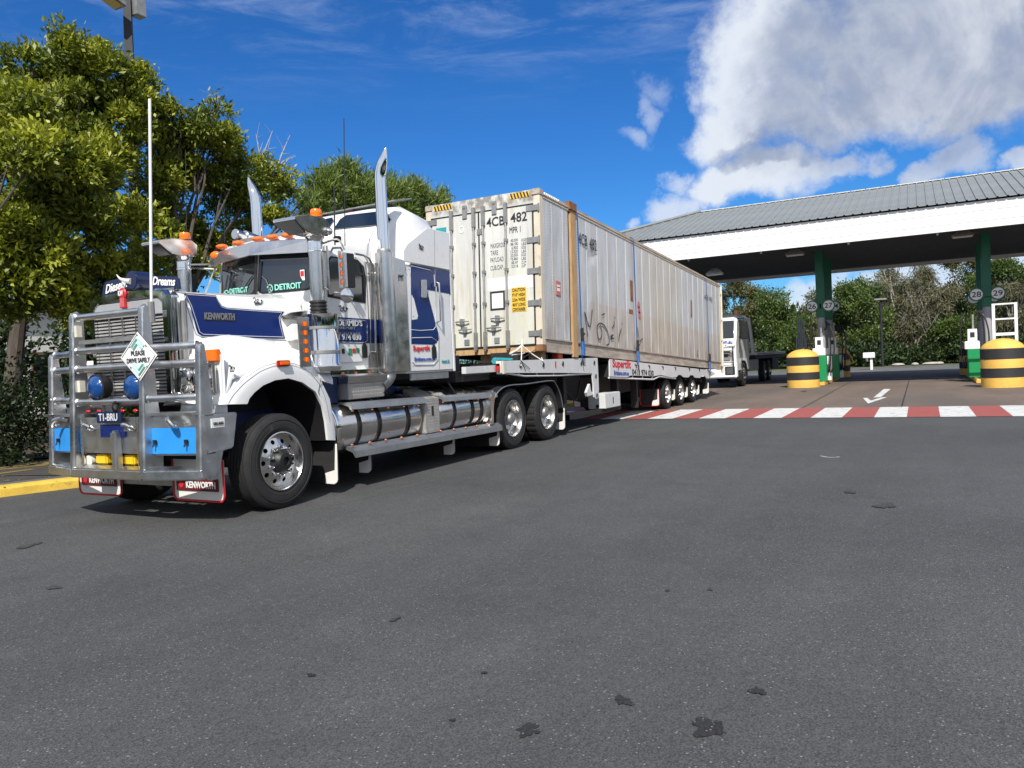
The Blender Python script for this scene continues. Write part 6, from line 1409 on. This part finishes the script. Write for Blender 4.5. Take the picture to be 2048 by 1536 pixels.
def angle_rail(x0, x1, z0, z1, zt, depth, name):
    """pressed step: a sloping face with a lip, its height z0 at x0"""
    def s(x, z): return [(x, 6.16+depth, z+zt), (x, 6.12, z+zt), (x, 6.085, z+zt*.65), (x, 6.075, z+.0), (x, 6.10, z-.008), (x, 6.13, z+zt*.4), (x, 6.16+depth, z+zt-.012)]
    return G().loft([s(x0, z0), s(x1, z1)]).build(name, 'dull_alu', tk, ang=20)
angle_rail(7.24, 8.83, .985, .955, .085, .12, 'upper_step'); angle_rail(9.28, 10.86, .945, .915, .085, .12, 'upper_step')
for x0, x1, z0, z1 in ((7.24, 8.84, .40, .385), (8.85, 9.55, .385, .38), (9.56, 10.92, .38, .365)):
    G().loft([[(x, 6.22, z+.13), (x, 6.12, z+.125), (x, 6.05, z+.075), (x, 6.045, z), (x, 6.06, z-.004), (x, 6.10, z+.06), (x, 6.22, z+.10)] for x, z in ((x0, z0), (x1, z1))]).build('lower_step', 'dull_alu', tk, ang=20)
for a, b in zip([(266, 582), (428, 570), (560, 556), (688, 546), (808, 538), (1007, 512), (1108, 503), (1207, 496), (1297, 490), (1385, 483)], [6.085]*10):
    c = pp(640+a[0]/4.096, 680+a[1]/4.096, y=b); G().ball((c.x, c.y, c.z), .022, .010, .010, 10, 6).build('step_light', 'amber_dim', tk)
for a in [(263, 860), (409, 838), (540, 817), (668, 798), (797, 778), (990, 744), (1097, 730), (1194, 717), (1286, 702), (1371, 686)]:
    c = pp(640+a[0]/4.096, 680+a[1]/4.096, y=6.10); G().ball((c.x, c.y, c.z), .022, .018, .014, 10, 6).build('step_light', 'amber_dim', tk)
# tread plate pieces: raised bars on the sheet
def tread(x0, x1, z0, z1, y, parent, step=.042):
    g = G(); k = 0; z = z0+step*.5
    while z < z1-.015:
        x = x0+step*.5+(step*.5 if k % 2 else 0)
        while x < x1-.015:
            s = 1 if k % 2 else -1; dx, dz = .015, .012*s; n_ = (-dz*.45, dx*.45)
            g.add([(x-dx, y, z-dz), (x+n_[0], y, z+n_[1]), (x+dx, y, z+dz), (x-n_[0], y, z-n_[1]), (x, y-.006, z)], [(0, 1, 4), (1, 2, 4), (2, 3, 4), (3, 0, 4)]); x += step
        z += step*.5; k += 1
    return tag(g.build('tread_pattern', 'tread_plate', parent, ang=0), kind='stuff')
stp = G().box(8.86, 9.22, 6.13, 6.5, .52, 1.0).prism([(6.13, 1.0), (6.5, 1.0), (6.5, 1.16)], 'x', 8.86, 9.22).build('step_box', 'tread_plate', tk, bev=.008); tread(8.87, 9.21, .53, .99, 6.128, stp); bx('toe_hole', 'black', stp, 9.02, 9.065, 6.122, 6.128, .76, .90)
tb_ = G().box(7.30, 8.02, 6.17, 6.7, 1.10, 1.30).build('tool_box', 'tread_plate', tk, bev=.01); tread(7.36, 7.97, 1.11, 1.30, 6.168, tb_)
G().prism([(6.14, 1.30), (6.12, 1.385), (6.2, 1.41), (6.7, 1.41), (6.7, 1.30)], 'x', 7.27, 8.05).build('tool_box_lid', 'polished', tk, bev=.008)
tb('tool_box_handle', 'black', tb_, [(7.99, 6.16, 1.14), (8.0, 6.13, 1.2), (7.99, 6.16, 1.27)], .01, 5)
bx('battery_box', 'blue_frame', tk, 7.0, 7.28, 6.3, 6.8, 1.05, 1.38, bev=.02)
bx('bracket', 'blue_frame', tk, 8.3, 8.8, 6.6, 6.8, 1.1, 1.2); tb('suzi_hose', 'letter_blue', tk, smooth([(8.6, 6.75, 1.18), (8.75, 6.6, 1.20), (8.9, 6.6, 1.15)], 4), .02, 6)
# drive axle guards
gp = [(10.64, .49), (10.66, .74), (10.78, .92), (10.98, 1.035), (11.3, 1.085), (11.9, 1.08), (12.9, 1.095), (13.14, 1.02), (13.33, .80), (13.42, .55)]
def guard():
    P = smooth([(a, 0, b) for a, b in gp], 4); secs_ = []
    for i, p in enumerate(P):
        d = (P[min(i+1, len(P)-1)]-P[max(0, i-1)]).normalized(); n_ = Vector((-d.z, 0, d.x))
        a, b = p, p-n_*.018 if n_.z > 0 or True else p; secs_.append([(a.x, 6.085, a.z), (a.x, 6.73, a.z), (b.x, 6.73, b.z), (b.x, 6.085, b.z)])
    return G().loft(secs_)
pair(guard, 'rear_guard', 'chassis', ang=50)
tb('guard_edge', 'dull_alu', tk, [(p.x, 6.08, p.z) for p in smooth([(a, 0, b) for a, b in gp], 4)], .010, 6)
G().slab([(10.60, 6.07, .49), (10.61, 6.07, .90), (10.72, 6.07, 1.03), (10.76, 6.07, .93), (10.70, 6.07, .74), (10.68, 6.07, .49)], (0, .6, 0)).build('guard_front_plate', 'polished', tk)
# mudflaps: black faces, sunlit corner painted pale; two with the lettering at the nose
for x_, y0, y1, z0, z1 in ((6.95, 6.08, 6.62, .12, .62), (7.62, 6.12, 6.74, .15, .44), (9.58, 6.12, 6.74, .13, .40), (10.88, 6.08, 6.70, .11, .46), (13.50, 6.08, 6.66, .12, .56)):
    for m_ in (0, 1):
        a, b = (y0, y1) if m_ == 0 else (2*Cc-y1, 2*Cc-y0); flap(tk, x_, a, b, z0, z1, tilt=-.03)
for a, b in ((6.16, 6.90), (2*Cc-6.90, 2*Cc-6.16)):
    f_ = flap(tk, 5.34, a, b, .20, .62, m='flap_white', border='red', name='lettered_flap'); pl = bx('flap_plate', 'maroon', f_, 5.325, 5.335, a+.07, b-.05, .30, .43, bev=.004)
    text('KENWORTH', 'plastic_white', pl, (5.323, b-.21, .33), FR, NU, b-a-.31, .07, bold=.03); G().cyl((5.322, b-.13, .365), (5.327, b-.13, .365), .035, n=12).build('flap_badge', 'red', pl)
bx('valance', 'dull_alu', tk, 5.36, 5.40, 6.95, 7.93, .33, .42, bev=.006)

# ------------------------------------------------------------------ the bull bar
bb_ = G().box(4.95, 5.0, 6.84, 7.82, .72, 1.09).build('bull_bar', 'aluminium', tk, bev=.008)
def bar(name, g, m='aluminium', **k): return g.build(name, m, bb_, **k)
def lx(z, base=5.02): return base+(z-.48)*.052
IY, OY = .56, 1.185
def upright(off, base, zt, depth0, depth1, w=.08):
    y = Cc+off; g = G(); secs_ = []
    for z, d in ((.47, depth0), (.9, depth0), (1.3, (depth0+depth1)/2), (zt-.10, depth1), (zt-.03, depth1*.85), (zt, depth1*.5)):
        x = lx(z, base)+(.03 if z == zt else 0); secs_.append([(x, y-w/2, z), (x, y+w/2, z), (x+d, y+w/2*(1 if abs(off) < 1 else 1), z), (x+d, y-w/2, z)])
    return bar('upright', g.loft(secs_), bev=.022, seg=3)
upright(-OY, 5.02, 1.80, .22, .10); upright(OY, 5.02, 1.80, .22, .10); upright(-IY, 4.87, 2.21, .24, .11); upright(IY, 4.87, 2.21, .24, .14)
def cross(y0, y1, z, r=.036, b0=4.87, b1=4.87, fx=.06):
    a, b = Vector((lx(z, b0)+fx, y0, z)), Vector((lx(z, b1)+fx, y1, z)); g = G().cyl(a, b, r, n=16)
    d = (b-a).normalized()
    for p, s in ((a, 1), (b, -1)): g.lathe([(r*1.30, .006), (r*1.34, .012), (r*1.2, .018), (r*1.0, .026)], p, d*s, 14, mod=lambda k, i: .003*(i % 2))
    return bar('crossbar', g, ang=50)
for z in (2.145, 1.79, 1.60, 1.25): cross(Cc-IY+.04, Cc+IY-.04, z)
for z in (1.77, 1.60, 1.27):
    cross(Cc-OY+.04, Cc-IY-.04, z, b0=5.02, b1=4.87); cross(Cc+IY+.04, Cc+OY-.04, z, b0=4.87, b1=5.02)
# bottom rail
def brail(y0, y1, b0, b1): return bar('bottom_rail', G().loft([[(b-.005, y, .47), (b-.005, y, .57), (b+.12, y, .60), (b+.12, y, .47)] for b, y in ((b0, y0), (b1, y1))]), bev=.015)
brail(Cc-OY-.03, Cc-IY, 5.02, 4.87); brail(Cc-IY, Cc+IY, 4.87, 4.87); brail(Cc+IY, Cc+OY+.03, 4.87, 5.02)
bar('centre_stub', G().loft([[(x, Cc-.20+a, z) for x, a in ((4.865, -.0), (4.865, .09), (4.95, .09), (4.95, 0))] for z in (.55, .92, .96)]), bev=.02)
# bumper boxes, blue lockers, folded wings
for m_ in (0, 1):
    f = (lambda y: y) if m_ == 0 else (lambda y: 2*Cc-y)
    def mk(pts, th, nm, mm, **k): return G().slab([(x, f(y), z) for x, y, z in pts], th).build(nm, mm, bb_, **k)
    mk([(5.10, 6.10, .70), (4.99, 6.86, .70), (4.99, 6.86, 1.10), (5.10, 6.10, 1.10)], (.12, 0, 0), 'bumper_panel', 'aluminium', bev=.01)
    lk = mk([(5.092, 6.14, .715), (4.985, 6.83, .715), (4.985, 6.83, .975), (5.092, 6.14, .975)], (-.012, 0, 0), 'blue_locker', 'sky_blue', bev=.006)
    for y_ in (6.30, 6.68): x_ = 5.07-(y_-6.14)*.155; G().box(x_-.02, x_, f(y_)-.018, f(y_)+.018, .82, .86).tube([(x_-.02, f(y_), .83), (x_-.035, f(y_), .79)], .008, 5).build('locker_latch', 'black', lk)
    mk([(4.99, 6.14, 1.10), (4.99, 6.86, 1.10), (4.99, 6.86, 1.125), (4.99, 6.14, 1.125)], (.25, 0, 0), 'bumper_top', 'aluminium')
    hk = G().tube(smooth([(5.02, f(6.52), 1.06), (4.96, f(6.46), 1.08), (4.93, f(6.40), 1.05), (4.95, f(6.36), 1.0), (5.0, f(6.40), 1.0)], 4), .022, 7).build('tow_hook', 'polished', bb_)
    G().slab([(5.10, f(6.085), .70), (5.43, f(6.085), .74), (5.50, f(6.085), 1.09), (5.07, f(6.085), 1.10)], (0, .35 if m_ == 0 else -.35, 0)).build('bumper_wing', 'aluminium', bb_, bev=.015)
    G().slab([(5.21, f(6.09), 1.10), (5.38, f(6.09), 1.09), (5.38, f(6.09), 1.17), (5.23, f(6.09), 1.18)], (0, .5 if m_ == 0 else -.5, 0)).build('bumper_riser', 'aluminium', bb_, bev=.006)
    G().slab([(5.15, f(6.12), .45), (5.24, f(6.12), .45), (5.32, f(6.12), .72), (5.15, f(6.12), .72)], (0, .05 if m_ == 0 else -.05, 0)).build('corner_gusset', 'aluminium', bb_)
    fg = G().box(4.98, 5.10, f(7.02), f(7.20), .60, .70).build('fog_light', 'yellow_lens', bb_, bev=.015)
    bx('fog_surround', 'black', fg, 5.10, 5.14, f(7.02) if m_ == 0 else f(7.2), f(7.20) if m_ == 0 else f(7.02), .57, .71)
    G().cyl((4.98, f(6.9), .63), (5.12, f(6.9), .63), .06, n=14).build('recovery_post', 'cream_steel', bb_)
a = bb_
pl_ = [(296, 885), (400, 870)]
G().tube([(4.94, 6.88, .60), (4.94, 6.88, 1.09)], .012, 6).build('weld_seam', 'polished', bb_); G().tube([(4.94, 7.78, .60), (4.94, 7.78, 1.09)], .012, 6).build('weld_seam', 'polished', bb_)
bx('sticker', 'plastic_white', bb_, 5.16, 5.32, 6.078, 6.084, .96, 1.05)
text('KING BARS', 'letter_dark', bb_, (5.18, 6.077, .985), NR, NU, .12, .03)
bx('recess', 'blue_paint', bb_, 4.935, 4.948, 7.07, 7.46, .89, 1.02); 
npl = bx('number_plate', 'navy_board', bb_, 4.90, 4.915, 7.06, 7.46, 1.035, 1.155, bev=.006); text('T1-BRU', 'letter_pale', npl, (4.897, 7.41, 1.06), FR, NU, .30, .075, bold=.02)
G().lathe([(.045, -.012), (.06, 0), (.045, .012), (.03, 0)], (4.90, 7.14, 1.20), (-.3, 1, 0), 18, close=True).build('tow_ring', 'black', bb_)
for y_ in (6.98, 7.62):
    G().tube(smooth([(4.93, y_+.07, 1.0), (4.87, y_+.03, 1.02), (4.86, y_-.05, 1.02), (4.90, y_-.08, .98), (4.93, y_-.03, .96), (4.90, y_+.04, .97)], 4), .02, 7).build('shackle', 'chrome', bb_)
for y_ in (6.92, 7.12, 7.50, 7.68): G().ball((4.96, y_, 1.155), .02, .035, .018, 10, 6).build('bar_marker', 'red_lens', bb_)
bx('light_bar', 'galv', bb_, 4.98, 5.03, 6.86, 7.80, 1.86, 1.90)
for z_, y_ in ((2.0, 7.83), (1.42, 7.83)): bx('bar_lamp', 'cream_steel', bb_, 4.97, 5.03, y_-.02, y_+.02, z_-.06, z_+.06)
for px_, py_, r_ in ((187, 775, .135), (261, 774, .135)):
    c = pp(px_, py_, x=4.92); s = G().lathe([(.001, .055), (.06, .05), (.10, .035), (.12, .01), (.125, 0)], (4.95, c.y, c.z), (-1, 0, 0), 28).build('spotlight_lens', 'blue_glass', tk, ang=60)
    G().lathe([(.125, .015), (.137, .01), (.137, -.03), (.12, -.10), (.06, -.15), (.001, -.16)], (4.95, c.y, c.z), (-1, 0, 0), 28).build('spotlight_shell', 'black', s, ang=40)
    tb('spotlight_bracket', 'galv', s, [(5.02, c.y, c.z-.12), (5.02, c.y, 1.12)], .015, 6)
# diamond sign
c = pp(278, 713, x=4.84); sx_, sz_ = .28, .245
def dia(k, x, dz=0): return [(x, c.y, c.z+sz_*k), (x, c.y-sx_*k, c.z), (x, c.y, c.z-sz_*k), (x, c.y+sx_*k, c.z)]
ds = G().slab(dia(1, 4.835), (.012, 0, 0)).build('diamond_sign', 'plastic_white', bb_, bev=.012)
tb('sign_outline', 'letter_grey', ds, [Vector(p) for p in dia(.88, 4.832)+[dia(.88, 4.832)[0]]], .003, 4)
for s_ in (1, -1):
    for k in (.72, .52): tb('chevron', 'mint', ds, [(4.831, c.y-sx_*k*.45, c.z+s_*(sz_*k*.55)), (4.831, c.y, c.z+s_*sz_*k), (4.831, c.y+sx_*k*.45, c.z+s_*(sz_*k*.55))], .013, 4)
text('PLEASE', 'letter_dark', ds, (4.833, c.y+.10, c.z+.012), FR, NU, .20, .045, bold=.003); text('DRIVE SAFELY', 'letter_dark', ds, (4.833, c.y+.17, c.z-.058), FR, NU, .34, .045, bold=.003)
for dy, dz in ((.12, .10), (-.12, .10), (.12, -.10), (-.12, -.10), (0, .21), (0, -.21)): G().ball((4.832, c.y+dy, c.z+dz), .006, .012, .012, 8, 5).build('sign_stud', 'galv', ds)

# ------------------------------------------------------------------ the tow truck beyond
tt = thing('tow_truck', 'white tilt tray tow truck with amber beacon parked behind the container', 'truck', (32.2, 7.8, 0))
TY, TZ = 6.65, 2.28+6.65
def tsec(x, z0, z1, ins=0): return [(x, TY+ins, z0), (x, TY+ins, z1-.12), (x, TY+ins+.10, z1), (x, TZ-ins-.10, z1), (x, TZ-ins, z1-.12), (x, TZ-ins, z0)]
cbn = G().loft([tsec(32.22, .75, 1.9, .06), tsec(32.30, .72, 2.2, .02), tsec(32.55, .70, 2.85, .03), tsec(32.85, .70, 3.05, .03), tsec(34.9, .70, 3.08, .03)]).build('cab', 'white_paint', tt, bev=.03, ang=40)
G().slab([(32.26, TY+.10, 2.08), (32.50, TY+.12, 2.80), (32.50, TZ-.12, 2.80), (32.26, TZ-.10, 2.08)], (-.03, 0, .0)).build('windscreen', 'glass_dark', tt, bev=.01)
bx('grille', 'galv', tt, 32.17, 32.22, TY+.25, TZ-.25, 1.15, 1.55, bev=.02); bx('grille_slot', 'black', tt, 32.15, 32.17, TY+.35, TZ-.35, 1.3, 1.42)
bp2 = bx('bumper', 'plastic_white', tt, 32.05, 32.35, TY-.01, TZ+.01, .42, .98, bev=.05)
for y_ in (TY+.27, TZ-.27): h2 = bx('headlight', 'polished', tt, 32.03, 32.06, y_-.2, y_+.2, .55, .90, bev=.02); bx('lens', 'lens', h2, 32.02, 32.03, y_-.13, y_+.13, .60, .85)
for z_ in (1.08, 1.55, 1.68): tb('nudge_bar', 'polished', tt, [(32.0, TY+.1, z_), (32.0, TZ-.1, z_)], .03, 6)
for y_ in (TY+.12, TZ-.12): tb('nudge_bar', 'polished', tt, [(32.02, y_, .9), (32.0, y_, 1.72)], .035, 6)
text('.com.au', 'letter_blue', tt, (32.20, 7.36, 1.84), FR, NU, .55, .12, bold=.02); text('Towing', 'letter_dark', tt, (32.20, 7.12, 1.66), FR, NU, .42, .13, shear=.3)
dw = G().slab([(32.95, TY+.02, 2.05), (33.9, TY+.02, 2.05), (33.9, TY+.02, 2.82), (33.05, TY+.02, 2.82)], (0, -.01, 0)).build('side_window', 'glass_dark', tt)
tb('door_seam', 'letter_grey', tt, [(32.85, TY+.01, 1.2), (32.85, TY+.01, 2.9), (34.0, TY+.01, 2.9), (34.0, TY+.01, 1.2)], .008, 4)
bx('mirror', 'black', tt, 32.3, 32.42, TY-.45, TY-.18, 2.0, 2.72, bev=.03); tb('mirror_arm', 'black', tt, [(32.5, TY, 2.85), (32.36, TY-.3, 2.88), (32.36, TY-.3, 2.7)], .02, 5)
G().prism([(a, b) for a, b in arc(33.55, .5, .62, 200, -20, 10)]+[(a, b) for a, b in arc(33.55, .5, .54, -20, 200, 10)], 'y', TY-.03, TY+.3).build('wheel_arch', 'black', tt)
wheel(tt, 33.6, TY+.02, .50, .28, 'front', -1); wheel(tt, 33.6, TZ-.02, .50, .28, 'front', 1)
for x_ in (38.6, 39.9):
    for s_ in (-1, 1): wheel(tt, x_, (TY if s_ < 0 else TZ), .50, .27, 'rear', s_)
bx('chassis', 'chassis', tt, 34.9, 44.6, TY+.6, TZ-.6, .65, 1.1); bx('tray', 'trailer_white', tt, 36.3, 44.9, TY-.02, TZ+.02, 1.30, 1.42, bev=.01); bx('tray_side', 'trailer_dark', tt, 36.4, 44.9, TY+.02, TZ-.02, 1.12, 1.30)
for i in range(24): bx('tray_slot', 'black', tt, 36.7+i*.34, 36.86+i*.34, TY-.026, TY-.02, 1.33, 1.38)
G().slab([(35.5, TY+.05, 3.0), (35.62, TY+.05, 3.0), (36.5, TY+.05, 1.35), (36.1, TY+.05, 1.35)], (0, .1, 0)).build('headboard_post', 'white_paint', tt); G().slab([(35.5, TZ-.15, 3.0), (35.62, TZ-.15, 3.0), (36.5, TZ-.15, 1.35), (36.1, TZ-.15, 1.35)], (0, .1, 0)).build('headboard_post', 'white_paint', tt)
bx('headboard', 'white_paint', tt, 35.5, 35.6, TY+.15, TZ-.15, 1.6, 3.0); bx('locker', 'dull_alu', tt, 35.2, 37.2, TY+.05, TY+.5, .6, 1.1, bev=.02); bx('side_locker', 'trailer_dark', tt, 41, 43, TY+.05, TY+.5, .55, 1.1)
bx('exhaust_stand', 'galv', tt, 35.2, 35.35, TY+.1, TY+.25, 1.2, 2.7)
cy('beacon', 'amber', tt, (34.4, 7.05, 3.08), (34.4, 7.05, 3.30), .10, .08, 12)
